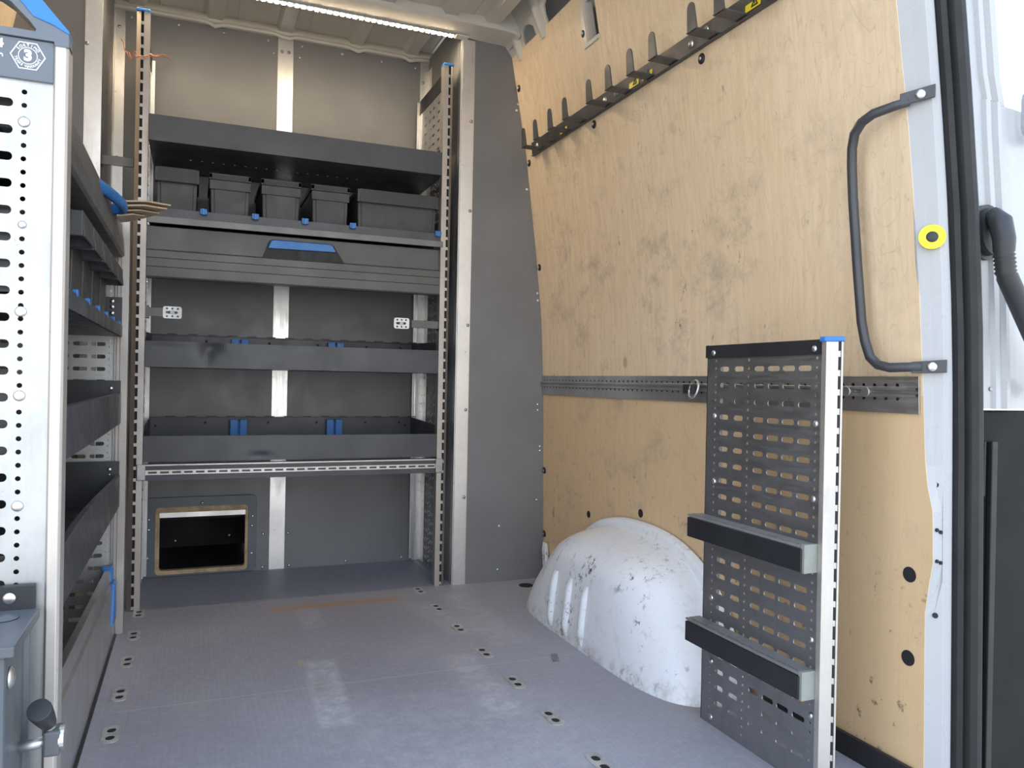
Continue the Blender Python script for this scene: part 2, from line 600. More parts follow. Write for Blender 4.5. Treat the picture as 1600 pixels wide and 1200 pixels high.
m = MB()
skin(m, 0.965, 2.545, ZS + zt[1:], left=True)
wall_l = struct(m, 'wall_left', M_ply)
m = MB()
skin(m, REAR, 3.0, [-0.1, .3, .7, 1.0, 1.3, 1.6, 1.84, 2.0], 0.075, 0.01, left=True)
m.build('outer_skin', M_cream, wall_l)

# inner body rail between ply and roof on the right, with its two cut-outs
def rail_map(u, v, w_):
    # u along Y, v up the slope
    x0, z0, x1, z1 = 1.025, 1.815, 0.957, 1.965
    nx, nz = (z1 - z0), -(x1 - x0)
    L = math.hypot(nx, nz)
    return (x0 + (x1 - x0) * v + nx / L * w_, u, z0 + (z1 - z0) * v + nz / L * w_)


def arch_hole(y0, y1, v0, v1):
    return [(y0, v0), (y1, v0), (y1, v1 * .55), (y1 - .012, v1 * .85), (y1 - .035, v1), (y0 + .05, v1), (y0 + .02, v1 * .9), (y0, v1 * .7)]


m = MB()
m.plate([(0.93, -.1), (2.56, -.1), (2.56, 1.0), (0.93, 1.0)],
        [arch_hole(2.335, 2.425, -.03, .42), arch_hole(1.70, 2.245, -.03, .50), arch_hole(1.05, 1.60, -.03, .50), circ(2.446, .18, .007, 10)], 0.006, rail_map)
rail_o = struct(m, 'trim_1', M_cream)
m = MB()
for y in (2.285, 2.475, 1.65):
    m.sweep([[rail_map(y + dy, v, -0.001 - 0.014 * max(0, 1 - (dy / .03) ** 2)) for dy in (-.03, -.024, -.012, 0, .012, .024, .03)] for v in (-.06, .2, .5, .8, 1.0)])
m.build('pressed_rib', M_cream, rail_o, smooth=True)
m = MB().box((MIRROR - 1.03, 0.93, 1.80), (MIRROR - 1.01, 2.56, 1.98))
struct(m, 'trim_2', M_cream)

# roof skin with pressed ribs running along the van
m = MB()
prof = [(-0.62, 1.968)]
for cx in (-0.42, -0.20, 0.05, 0.29, 0.545, 0.755, 0.90):
    hw = 0.022
    prof += [(cx - hw - .012, 1.968), (cx - hw, 1.950), (cx + hw, 1.950), (cx + hw + .012, 1.968)]
    prof += [(cx + hw + .05, 1.968), (cx + hw + .054, 1.964), (cx + hw + .058, 1.968)] if cx < .85 else []
prof += [(1.17, 1.968)]
m.sweep([[(x, y, z) for x, z in prof] for y in (2.50, 3.0)])
m.sweep([[(x, y, z - .066 if x < .93 else z) for x, z in prof] for y in (0.90, 2.44)])
m.box((-0.64, 0.90, 2.0), (1.19, 3.0, 2.02))
roof = struct(m, 'ceiling', M_cream)
# sealing bead along the bulkhead top
m = MB()
pts = []
for i in range(0, 46):
    x = -0.30 + i * 0.025
    dip = sum(0.012 * math.exp(-((x - c) / .018) ** 2) for c in (0.05, 0.29, 0.545, 0.755))
    pts.append((x, 2.938, 1.936 - dip))
m.tube(pts, 0.008, 8)
m.box((-0.62, 2.94, 1.93), (0.86, 2.99, 1.97))
m.build('sealing_bead', M_cream, roof, smooth=True)

# roof bow over the partitions
m = MB()
bow = [(2.44, 1.955), (2.428, 1.894), (2.427, 1.878), (2.434, 1.871), (2.533, 1.868), (2.545, 1.874), (2.545, 1.955)]
xs_ = [-0.43, -0.41, -0.38, 0.0, 0.30, 0.60, 0.84, 0.93, 0.965, 0.985, 0.998]
dz = [-.02, -.006, 0, 0, 0, 0, 0, 0, -.002, -.006, -.014]
m.sweep([[(x, y, z + (d if z < 1.9 else 0)) for y, z in bow] for x, d in zip(xs_, dz)], True)
struct(m, 'trim_3', M_cream, smooth=False)

# bulkhead panels with their aluminium cover strips
m = MB()
m.plate([(-.64, 0), (.86, 0), (.86, 1.935), (-.64, 1.935)], [rrect(.0385, .125, .312, .240, .014)], .012, lambda u, v, w_: (u, BULK + .006 + w_, v))
wall_b = struct(m, 'wall_back', M_panel)
m = MB()
for x, z in ((-0.216, 1.91), (-.068, 1.912), (.079, 1.912), (.229, 1.912), (.348, 1.912), (.494, 1.91), (.644, 1.908), (.775, 1.905),
             (.242, .131), (.33, .129), (.242, .010), (.335, .010), (.542, .012), (.756, .012), (.25, 1.87), (.34, 1.87)):
    m.dome((x, BULK - .0002, z), (0, -1, 0), .0055, .0035, 10, 3)
m.build('screw_row', M_steel, wall_b, smooth=True)


def strip(x0, x1, z0, z1, y, name, screws=(), side=None):
    mm = MB().box((x0, y - .003, z0), (x1, y, z1))
    if side:
        mm.box(side[0], side[1])
    o = struct(mm, name, M_strip, bevel=.0008)
    if screws:
        k = MB()
        for sx_, sz in screws:
            k.dome((sx_, y - .003, sz), (0, -1, 0), .006, .003, 10, 3)
        k.build('screw_row', M_zinc, o, smooth=True)
    return o


strip(.263, .318, .0, 1.945, BULK, 'trim_4', ((.278, 1.88), (.302, 1.881)))
strip(.795, .829, .0, 1.93, BULK, 'trim_5', ((.806, 1.852),), ((.8265, 2.90, 0), (.829, 2.95, 1.90)))
strip(-.268, -.233, .0, 1.93, BULK, 'trim_6', ((-.251, 1.871), (-.252, 1.43)), ((-.266, 2.915, 0), (-.263, 2.95, 1.93)))


# side partitions in front of the bulkhead (right one follows the curve of the wall)
def part_outline(sgn):
    zz = [0, .06, .12, .3, .464, .58, .693, .8, .921, 1.03, 1.148, 1.26, 1.38, 1.505, 1.6, 1.7, 1.78, 1.833]
    a = [(wall_x(z) - .001, z) for z in zz] + [(.985, 1.868), (.83, 1.872), (.83, 0)]
    return a if sgn > 0 else [(MIRROR - x, z) for x, z in a]


m = MB().plate(part_outline(1), [], .01, lambda u, v, w_: (u, FRONT + .005 + w_, v))
m.box((.83, FRONT + .01, 0), (.84, BULK, 1.95))
part_r = struct(m, 'wall_front_right', M_panel)
k = MB()
for x, z in ((.999, .193), (.997, .041), (1.079, 1.38), (1.040, 1.674), (1.034, 1.652), (1.128, 1.015), (1.130, .99), (1.138, .62), (1.138, .60), (1.150, .47), (1.150, .455), (1.14, .28)):
    k.dome((x, FRONT - .0002, z), (0, -1, 0), .0055, .003, 10, 3)
k.build('screw_row', M_steel, part_r, smooth=True)
strip(.831, .876, .0, 1.865, FRONT, 'trim_7', ((.866, 1.588), (.868, 1.282), (.868, .89), (.866, .60), (.866, .30)), ((.8275, FRONT, 0), (.8305, FRONT + .028, 1.86)))
m = MB().plate(part_outline(-1), [], .01, lambda u, v, w_: (u, FRONT + .005 + w_, v))
m.box((-.275, FRONT + .01, 0), (-.265, BULK, 1.95))
struct(m, 'wall_front_left', M_panel)
strip(-.304, -.259, .0, 1.90, FRONT, 'trim_8', ((-.298, 1.645), (-.29, 1.2)), ((-.2655, FRONT, 0), (-.2625, FRONT + .028, 1.90)))

# black kick strip at the foot of the plywood
m = MB().box((1.160, 0.98, 0.0), (1.169, 1.36, 0.042))
struct(m, 'baseboard_right', M_base, bevel=.001)

# ground outside and the dark side beyond the door
struct(MB().box((-14, -16, -0.70), (16, 12, -0.66)), 'ground', M_conc)

# ---------------------------------------------------------------- rear pillar, seal, opened rear door
m = MB()
rows = []
for z, ye in PE:
    X = wall_x(z)
    d = .010 if .37 < z < .50 else 0.0
    f = min(1, max(0, (ye - .9475) / .02))
    rows.append([(X + .0005, ye + .002, z), (X + .001, ye, z), (X + .011 + d, ye - (ye - .9475) * .48, z), (X + .0205, .9485, z), (X + .0225, .9475, z), (X + .0275, .9435, z), (X + .034, .9425, z), (X + .040, .946, z), (X + .042, .97, z), (X + .05, 1.0, z), (X + .012, 1.0, z)])
m.sweep(rows, True)
pillar = struct(m, 'wall_rear', M_white)
k = MB()
for z, dx, y in ((.538, .014, .9575), (.462, .008, .9515), (.458, .016, .9510), (.409, .008, .9515), (.406, .016, .9510), (.315, .013, .9565)):
    q = (.0, -.0035) if .37 < z < .5 else (-.0025, -.0025)
    k.cyl((wall_x(z) + dx, y, z), (wall_x(z) + dx + q[0], y + q[1], z), .0032 if q[0] == 0 else .0045, n=10)
k.build('fixing_hole', M_void, pillar)

m = MB()
sp = [(.038, .952), (.038, .934), (.043, .927), (.048, .930), (.051, .938), (.056, .938), (.060, .926), (.067, .918), (.075, .917), (.082, .921), (.086, .930), (.088, .952)]
m.sweep([[(wall_x(z) + dx, y, z) for dx, y in sp] for z in (-.25, 0, .2, .4, .6, .8, 1.0, 1.2, 1.4, 1.6, 1.84, 1.96)], True)
seal = struct(m, 'trim_9', M_seal)

door = None
m = MB()
rows = []
zz = [.668, .70, .85, 1.0, 1.15, 1.25, 1.40, 1.60, 1.80, 1.96]
for z in zz:
    X = wall_x(z) + .086
    base = [(0, .96), (0, .952), (.055, .952), (.060, .946), (.071, .946), (.076, .952), (.082, .952), (.087, .945), (.095, .945), (.100, .956), (.16, .956)]
    if z < 1.22:
        base = base[:-1] + [(.130, .958), (.36, .985)]
    else:
        base = base[:-1] + [(.1195, .957), (.120, .96)]
    row = [(X + dx, y, z) for dx, y in base]
    rows.append(row)
lo = [r for r, z in zip(rows, zz) if z < 1.22]
hi = [r for r, z in zip(rows, zz) if z >= 1.22]


def closed(rws, back):
    out = []
    for r in rws:
        out.append(r + [(r[-1][0], r[-1][1] + back, r[-1][2]), (r[0][0], r[0][1] + back, r[0][2])])
    return out


lo2 = closed(lo + [[(p[0] - .004, p[1], 1.205) for p in lo[-1]]], .03)
hi2 = closed([[(p[0] + .012, p[1], 1.205) for p in hi[0]]] + hi, .03)
for rr in (lo2, hi2):
    m.sweep(rr, True)
    for r in (rr[0], rr[-1]):
        m.poly(r, [tuple(range(len(r)))])
door = struct(m, 'door_1', M_white)
m = MB()
m.plate(rrect(1.392, 1.195, .070, .085, .018), [rrect(1.392, 1.195, .052, .067, .012)], .012, lambda u, v, w_: (u, .944 + w_, v))
m.build('window_latch_frame', M_white, door, bevel=.002)
m = MB().box((1.246, .955, -.25), (1.75, 1.01, .664))
m.build('door_lining', M_trim, door, bevel=.003)
m = MB()
m.box((1.296, .945, -.25), (1.311, .955, .611))
m.box((1.279, .947, .515), (1.284, .955, .611))
m.build('lining_strip', M_seal, door, bevel=.002)
m = MB()
for x in (1.296, 1.316):
    m.dome((x, .9505, .703), (0, -1, 0), .004, .0025, 10, 3)
m.build('pressed_dimple', M_white, door, smooth=True)
# wiring boot with its corrugated hose
t = thing('wiring_conduit', 'black corrugated rubber wiring hose with oval boot on the opened white rear door', 'hose', (1.27, .93, .80))
m = MB()
for rr, y0, y1 in ((.047, .952, .944), (.040, .944, .930)):
    a = rrect(1.272, .975, rr * 1.5, rr * 2 + .002, rr * .75, 6)
    m.prism([(x, y0, z) for x, z in a], (0, y1 - y0, 0))
m.build('oval_boot', M_rub, t, bevel=.004, smooth=True)
path = [(1.262, .93, 1.0), (1.259, .912, .985), (1.259, .905, .955), (1.259, .905, .935)]
rad = [.016, .0185, .0175, .0165]
z_, x_ = .935, 1.259
for i in range(11):
    z_ -= .0034
    path.append((x_ + i * .0006, .905, z_))
    rad.append(.0175 if i % 2 else .0145)
for i in range(9):
    f = i / 8
    path.append((1.268 + .075 * f, .905, .893 - .105 * f))
    rad.append(.0165)
for i in range(8):
    f = i / 8
    path.append((1.345 + .028 * f, .905, .786 - .036 * f))
    rad.append(.018 if i % 2 else .0145)
path += [(1.40, .91, .72), (1.44, .93, .70)]
rad += [.0145, .0145]
m = MB().tube(path, rad, 14)
m.build('corrugated_hose', M_rub, t, smooth=True)

# yellow ring sticker with its dark plug on the pillar
nrm = Vector((-.70, -.70, 0.08)).normalized()
t = thing('yellow_ring_plug', 'yellow ring sticker around a black plug on the white rear pillar', 'plug', (1.150, .957, .958))
c0 = Vector((1.152, .9555, .958))
u_ = Vector((.70, -.70, 0)).normalized()
v_ = nrm.cross(u_)
m = MB().plate(circ(0, 0, .021, 32), [circ(0, 0, .0095, 20)], .0015, lambda a, b, c: tuple(c0 + nrm * (.001 + c) + u_ * a + v_ * b))
m.build('ring', M_yell, t)
m = MB().dome(c0, nrm, .0102, .004, 20, 4)
m.build('plug', M_rub, t, smooth=True)

# grab handle
t = thing('grab_handle', 'long dark grey bent tube grab handle bolted to the white rear pillar', 'handle', (1.12, .96, .74))
ctrl = [(1.112, .972, 1.186), (1.098, .990, 1.182), (1.083, 1.020, 1.176), (1.081, 1.043, 1.168), (1.084, 1.062, 1.153), (1.088, 1.071, 1.130), (1.092, 1.0745, 1.10),
        (1.098, 1.076, 1.04), (1.111, 1.075, .916), (1.117, 1.069, .82), (1.119, 1.062, .785), (1.121, 1.052, .756), (1.122, 1.035, .742), (1.125, 1.012, .737), (1.138, .985, .738), (1.150, .968, .739)]
rr = [.0075, .0082] + [.0086] * 12 + [.0082, .0075]
m = MB().tube(ctrl, rr, 12)
m.build('tube', M_hand, t, smooth=True)
for z, zc in ((1.192, 1.19), (.740, .740)):
    X = wall_x(z) + .010
    m = MB()
    p0, p1 = Vector((X - .022, .984, z - .003)), Vector((X + .014, .945, z + (.006 if z > 1 else 0)))
    dd = (p1 - p0)
    nn = Vector((-.70, -.70, 0))
    q = [p0 + Vector((0, 0, .010)), p1 + Vector((0, 0, .011)), p1 - Vector((0, 0, .011)), p0 - Vector((0, 0, .010))]
    m.prism([p + nn * .004 for p in q], nn * .004)
    m.build('flattened_foot', M_hand, t, bevel=.001)
    m = MB().dome(p0.lerp(p1, .58) + nn * .008, nn, .0085, .005, 16, 4)
    m.build('bolt', M_steel, t, smooth=True)

# ---------------------------------------------------------------- LED strip under the roof bow
t = thing('led_strip', 'lit warm white LED strip under the roof bow', 'light', (0.25, 2.53, 1.868))
MB().box((-.30, 2.517, 1.863), (.80, 2.540, 1.8675)).build('carrier', M_pale, t)
led0 = None
for i in range(54):
    x = -.285 + i * .0202
    if led0 is None:
        led0 = MB().box((x - .0055, 2.522, 1.8605), (x + .0055, 2.535, 1.863)).build('diode', M_led, t)
    else:
        d = led0.copy()
        COL.objects.link(d)
        d.location = (i * .0202, 0, 0)
MB().box((.80, 2.512, 1.862), (.845, 2.542, 1.8675)).build('end_cap', M_cream, t, bevel=.001)

# ---------------------------------------------------------------- wheel arch
CY, AY, AX, AZ = 1.855, .462, .222, .300


AZS = [0, .03, .06, .10, .14, .170, .190, .207, .220, .232, .245, .258, .270, .282, .292, .298]
ARX = [1.0, .992, .980, .962, .942, .924, .905, .882, .850, .805, .730, .630, .500, .330, .150, 0.0]
ARY = [1.0, .965, .930, .865, .785, .720, .680, .650, .625, .595, .555, .505, .435, .330, .180, 0.0]


def arch_pt(a, z):
    """half-dome over the wheel: a 0..pi sweeps far->near end in plan, z is the height"""
    ex = 4.2 - 1.2 * z / .29
    cx, cy = math.sin(a), math.cos(a)
    k_ = (abs(cx) ** ex + abs(cy) ** ex) ** (-1 / ex)
    return (1.161 - (AX - .007) * cx * k_ * lerp(z, AZS, ARX), CY + AY * cy * k_ * lerp(z, AZS, ARY), z)


m = MB()
rows = []
for z in AZS:
    rows.append([arch_pt(PI * i / 56, z) for i in range(57)])
m.sweep(rows)
t = thing('wheel_arch', 'scuffed white painted wheel arch at the foot of the plywood wall', 'wheel arch', (1.06, 1.855, 0))
dome = m.build('dome', M_arch, t, smooth=True)
sb = dome.modifiers.new('round', 'SUBSURF')
sb.levels = sb.render_levels = 1
# flange standing against the plywood
m = MB()
prof2 = []
for i in range(41):
    a = PI * i / 40
    ca, sa = math.cos(a), math.sin(a)
    k_ = (abs(ca) ** 2.4 + abs(sa) ** 2.4) ** (-1 / 2.4)
    prof2.append((ca * k_, sa * k_))
rows = []
for dx, ds in ((.0, .018), (-.018, .017), (-.023, .010), (-.024, -.02), (-.022, -.14)):
    rows.append([(1.162 + dx, 1.860 + (.402 + ds) * c, max(0, (AZ + ds) * s_)) for c, s_ in prof2])
m.sweep(rows)
m.build('flange', M_arch, t, smooth=True)
MB().prism([(1.150, 2.46, .0), (1.166, 2.46, .0), (1.166, 2.49, .125), (1.158, 2.49, .135), (1.150, 2.48, .11)], (0, .03, 0)).build('seam_tab', M_arch, t, bevel=.003)
for y in (2.000, 1.905, 1.815):
    m = MB()
    rows = []
    for i in range(11):
        z = .012 + i * .0155
        X = arch_pt(PI / 2, z)[0] - .0005
        h = .010 * min(1, i / 1.5, (10 - i) / 1.5)
        rows.append([(X + .004, y - .016, z), (X - h * .55, y - .010, z), (X - h, y - .005, z), (X - h, y + .005, z), (X - h * .55, y + .010, z), (X + .004, y + .016, z)])
    m.sweep(rows)
    m.build('pressed_rib', M_arch, t, smooth=True)

# ---------------------------------------------------------------- airline rail on the plywood, with its ring fitting
def rail_xyz(u, v, w_):
    return (wall_x(v) - .004 - w_, u, v)


t = thing('lashing_rail', 'long galvanised perforated lashing rail screwed along the plywood wall', 'rail', (1.155, 1.76, .66))
holes = []
y = 2.52
while y > 1.0:
    holes += [circ(y, .706, .0040, 8), circ(y, .683, .0040, 8)]
    y -= .0250
m = MB().plate([(.976, .657), (2.538, .657), (2.538, .722), (.976, .722)], holes, .002, rail_xyz)
m.build('flat', M_rail, t)
m = MB()
for z in (.700, .689):
    m.sweep([[(wall_x(z) - .005, yy, z - .0045), (wall_x(z) - .012, yy, z - .002), (wall_x(z) - .012, yy, z + .002), (wall_x(z) - .005, yy, z + .0045)] for yy in (.976, 2.538)])
m.build('raised_track', M_rail, t)
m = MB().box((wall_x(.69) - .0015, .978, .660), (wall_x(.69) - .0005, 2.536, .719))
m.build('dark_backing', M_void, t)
for y in (1.13, 1.155, 1.18, 1.085):
    MB().cyl((wall_x(.694) - .005, y, .694), (wall_x(.694) - .0135, y, .694), .010, n=18).build('rail_stud', M_rail, t, bevel=.002, smooth=True)
t = thing('ring_fitting', 'small black lashing fitting with steel ring clipped into the wall rail', 'fitting', (1.14, 1.61, .672))
m = MB().box((1.128, 1.60, .678), (1.142, 1.64, .702))
m.build('clip_body', M_black, t, bevel=.003)
ring = []
for i in range(25):
    a = 2 * PI * i / 24
    ring.append((1.128 + .006 * math.sin(a), 1.592 + .017 * math.cos(a), .690 + .021 * math.sin(a)))
MB().tube(ring, .0028, 8).build('ring', M_steel, t, smooth=True)

# ---------------------------------------------------------------- hook rail high on the plywood
t = thing('hook_rail', 'dark steel hook rail with upright prongs high on the plywood wall', 'hook rail', (1.07, 1.8, 1.48))
m = MB()
q = [(wall_x(1.478) - .001, 1.478), (wall_x(1.523) - .001, 1.523), (wall_x(1.523) - .006, 1.523), (wall_x(1.48) - .008, 1.482), (wall_x(1.478) - .014, 1.478)]
m.prism([(x, 1.10, z) for x, z in q], (0, 2.475 - 1.10, 0))
m.build('back_bar', M_hook, t)
XW = wall_x(1.49)
for y in (2.395, 2.30, 2.19, 2.086, 1.934, 1.825, 1.714, 1.611, 1.451, 1.355, 1.25):
    m = MB()
    # flat arm out from the bar, then a finger bent upright with a round end
    m.box((XW - .072, y - .015, 1.481), (XW - .004, y + .021, 1.4845))
    fo = [(y - .018, 1.481)] + [(y + .0135 * math.cos(a), 1.529 + .0135 * math.sin(a)) for a in [math.radians(k_) for k_ in (180, 150, 120, 90, 60, 30, 0)]] + [(y + .018, 1.481)]
    m.prism([(XW - .072 - (z_ - 1.481) * .10, yy, z_) for yy, z_ in fo], (.0035, 0, 0))
    m.build('hook', M_hook, t, bevel=.0008)
for y, z in ((2.43, 1.502), (1.958, 1.503), (1.895, 1.503), (1.545, 1.500), (1.485, 1.508), (1.16, 1.503)):
    MB().dome((wall_x(z) - .006, y, z), (-1, 0, -.1), .0105, .006, 16, 4).build('bolt', M_steel, t, smooth=True)
for y in (2.225, 1.80, 1.735, 1.325):
    xw = wall_x(1.502) - .0072
    lab = MB().plate([(y - .024, 1.487), (y + .024, 1.487), (y + .024, 1.517), (y - .024, 1.517)], [], .0006, lambda a, b, c: (xw - (1.502 - b) * .04 - c, a, b)).build('warning_sticker', M_yell, t)
    mm = MB().plate([(y - .017, 1.491), (y + .005, 1.491), (y - .006, 1.512)], [[(y - .012, 1.494), (y, 1.494), (y - .006, 1.506)]], .0006, lambda a, b, c: (xw - .0008 - (1.502 - b) * .04 - c, a, b))
    mm.box((xw - .0016, y - .007, 1.4955), (xw - .0008, y - .005, 1.502))
    mm.build('warning_triangle', M_ink, lab)

# ---------------------------------------------------------------- screws with dark cups, and discs painted black for the shade in round holes, in the plywood
proto = None
cups = [(2.034, 1.717, 'dark cup screw in the plywood just left of the vertical strap slot'),
        (2.520, 1.722, 'dark cup screw at the plywood edge, topmost beside the grey partition'),
        (2.522, 1.468, 'dark cup screw at the plywood edge just below the far end of the hook rail'),
        (2.044, 1.462, 'dark cup screw in the plywood under the middle of the hook rail'),
        (1.519, 1.458, 'dark cup screw in the plywood under the near end of the hook rail'),
        (2.521, 1.105, 'dark cup screw at the plywood edge midway up beside the grey partition'),
        (2.530, .385, 'dark cup screw at the plywood edge below the lashing rail'),
        (2.530, .159, 'dark cup screw at the plywood edge, lowest beside the wheel arch')]
for y, z, lab in cups:
    X = wall_x(z)
    if proto is None:
        proto = thing('cup_screw', lab, 'screw', (X, y, z), 'cup screws in the plywood')
        MB().dome((X - .0002, y, z), (-1, 0, -.1), .0125, .005, 18, 4).build('cup_washer', M_black, proto, smooth=True)
        MB().dome((X - .0042, y, z), (-1, 0, -.1), .005, .003, 12, 3).build('screw_head', M_steel, proto, smooth=True)
    else:
        dup(proto, (X, y, z), 0, lab)
for y, z, r, lab in ((2.193, .284, .011, 'left of the two dark round holes above the wheel arch'), (1.883, .338, .012, 'right of the two dark round holes above the wheel arch'),
                     (.997, .376, .0135, 'upper dark round hole low on the plywood by the rear pillar'), (.999, .229, .0135, 'lower dark round hole low on the plywood by the rear pillar')):
    m = MB().cyl((wall_x(z) + .002, y, z), (wall_x(z) - .0008, y, z), r, n=24)
    tag(m.build('dark_hole_disc', M_void, at=(wall_x(z), y, z)), lab, 'hole disc', 'dark round holes in the plywood')

# ---------------------------------------------------------------- floor anchor plates
ordn = ['farthest', 'second farthest', 'third farthest', 'fourth farthest', 'fifth farthest', 'sixth farthest', 'nearest']
proto = None
for side, xx, ys in (('right', .705, [2.506, 2.298, 2.089, 1.881, 1.672, 1.470, 1.262]), ('left', -.137, [2.513, 2.307, 2.100, 1.892, 1.687])):
    for i, y in enumerate(ys):
        o_ = ordn[i] if not (side == 'left' and i == 4) else 'nearest'
        lab = f'{o_} steel floor anchor plate in the {side} row' + (', at the foot of the rack post' if i == 0 else '')
        if proto is None:
            proto = thing('floor_anchor', lab, 'floor anchor', (xx, y, 0), 'floor anchor plates')
            m = MB().plate(rrect(xx, y, .031, .078, .012, 5), [rrect(xx, y + .017, .016, .022, .008, 5), rrect(xx, y - .017, .016, .022, .008, 5)], .002, lambda u, v, w_: (u, v, .0012 + w_))
            m.build('plate', M_anchor, proto)
            m = MB().box((xx - .010, y - .031, .0002), (xx + .010, y + .031, .0007))
            m.build('recess', M_void, proto)
        else:
            dup(proto, (xx, y, 0), 0, lab)
m = MB().plate(rrect(.862, 1.787, .018, .050, .002), [], .0016, lambda u, v, w_: (u + (v - 1.787) * .3, v, .0010 + w_))
tag(m.build('floor_slot_cover', M_zinc, at=(.862, 1.787, 0)), 'small grey rectangular slot cover in the floor beside the wheel arch', 'cover')
m = MB().cyl((1.069, 2.456, .0), (1.069, 2.456, .0025), .024, n=24)  # flat black disc on the floor
tag(m.build('floor_disc', M_void, at=(1.069, 2.456, 0)), 'black round floor disc in the corner behind the wheel arch', 'plug')

# ---------------------------------------------------------------- perforated panels shared by the racks
def slot_field(u0, v0, v1, cols, holecols, du=1, pitch=.0325):
    hs = []
    n = int((v1 - v0) / pitch)
    for r in range(n):
        v = v1 - pitch * (r + .5)
        for c in cols:
            hs.append(rrect(u0 + du * c, v, .0285, .0088, .0044, 3))
    for c in holecols:
        k_ = 0
        v = v1 - pitch * .25
        while v > v0 + .006:
            hs.append(circ(u0 + du * c, v, .0031, 6))
            v -= pitch / 2
    return hs


# ---- low panel by the wheel arch: plane X = 1.0
t = thing('perforated_panel', 'low dull grey perforated side panel with two protruding bars by the wheel arch', 'panel', (1.0, 1.2, 0))
y0, y1, zt_ = 1.034, 1.364, .782
hs = []
for r in range(23):
    z = .7335 - r * .0325
    if z < .02:
        break
    for c in (1.306, 1.261, 1.201, 1.161, 1.1215, 1.081):
        hs.append(rrect(c, z, .031 if c < 1.2 else .027, .0100, .004, 3))
for c in (1.335, 1.232, 1.053):
    z = .751
    while z > .012:
        hs.append(circ(c, z, .0030, 6))
        z -= .01625
m = MB().plate([(y0, .0), (y1, .0), (y1, zt_), (y0, zt_)], hs, .002, lambda u, v, w_: (1.001 + w_, u, v))
m.box((1.0, y1 - .002, 0), (1.04, y1, zt_))
m.build('perforated_plate', M_alu_dim, t)
m = MB().box((.996, y0, .757), (1.002, y1 + .002, .783))
m.box((1.002, y0, .780), (1.03, y1 + .002, .783))
m.build('top_bar', M_black, t, bevel=.001)
m = MB()
up_prof = [(.992, 1.0235), (1.004, 1.0110), (1.0052, 1.0097), (1.0052, 1.0120), (1.0085, 1.0085), (1.0085, 1.0063), (1.0105, 1.0042), (1.0200, 1.0142), (1.026, 1.026), (1.026, 1.034), (.992, 1.034)]
m.prism([(x, y, 0) for x, y in up_prof], (0, 0, .778))
upr = m.build('upright', M_post, t, bevel=.0012)
m = MB()
for i in range(24):
    z = .015 + i * .0325
    m.prism([(1.0054, 1.0101, z), (1.0083, 1.0070, z), (1.0087, 1.0076, z), (1.0058, 1.0107, z)], (0, 0, .022))
m.build('slot_row', M_void, upr)
m = MB().prism([(.989, 1.0245, .778), (1.0105, 1.0012, .778), (1.022, 1.0125, .778), (1.029, 1.026, .778), (1.029, 1.037, .778), (.989, 1.037, .778)], (0, 0, .009))
m.build('end_cap', M_blue, t, bevel=.002)
for zb in (.430, .213):
    m = MB().box((.966, 1.044, zb - .042), (.999, 1.368, zb - .004))
    m.box((.972, 1.044, zb - .004), (.999, 1.372, zb))
    m.box((.9635, 1.044, zb - .004), (.9685, 1.372, zb))
    for i in range(12):
        yy = 1.365 - i * .0285
        m.box((.968, yy - .004, zb - .003), (.973, yy, zb))
    bar = m.build('bar', M_edge, t)
    m = MB().box((.968, 1.046, zb - .0045), (.9725, 1.370, zb - .0035))
    m.build('bar_groove', M_void, bar)
    m = MB().box((.961, 1.040, zb - .046), (.967, 1.370, zb - .006))
    m.build('rubber_facing', M_grip, bar, bevel=.001)
    m = MB().box((.964, 1.0345, zb - .047), (.999, 1.0435, zb + .002))
    m.build('end_block', M_block, bar, bevel=.001)
for y, z in ((1.338, .767), (1.055, .767), (1.335, .637), (1.052, .637), (1.333, .502), (1.054, .506), (1.334, .261), (1.052, .262), (1.330, .131), (1.050, .131), (1.328, .016)):
    MB().dome((.9965 if z > .7 else .9998, y, z), (-1, 0, 0), .0062, .004, 14, 4).build('bolt', M_steel, t, smooth=True)


# ---------------------------------------------------------------- slotted upright profile facing the camera
def upright_y(mb, slots, xa, xb, xs, yf, z0, z1, tilt):
    """front face xa..xs, slot channel, outer face angled back; channel bridged every 32.5 mm"""
    w2 = .0040
    sgn = 1 if xb > xa else -1
    a = [(xa, yf), (xs - sgn * w2, yf), (xs - sgn * w2, yf + .006), (xa + sgn * .002, yf + .030), (xa, yf + .030)]
    b = [(xs + sgn * w2, yf + .0005), (xb, yf + tilt), (xb, yf + .030), (xs + sgn * w2, yf + .030)]
    mb.prism([(x, y, z0) for x, y in a], (0, 0, z1 - z0))
    mb.prism([(x, y, z0) for x, y in b], (0, 0, z1 - z0))
    z = z0 + .004
    while z < z1 - .01:
        mb.box((xs - w2, yf + .0012, z), (xs + w2, yf + .005, z + .0095))
        z += .0345
    slots.box((xs - w2, yf + .008, z0), (xs + w2, yf + .012, z1))


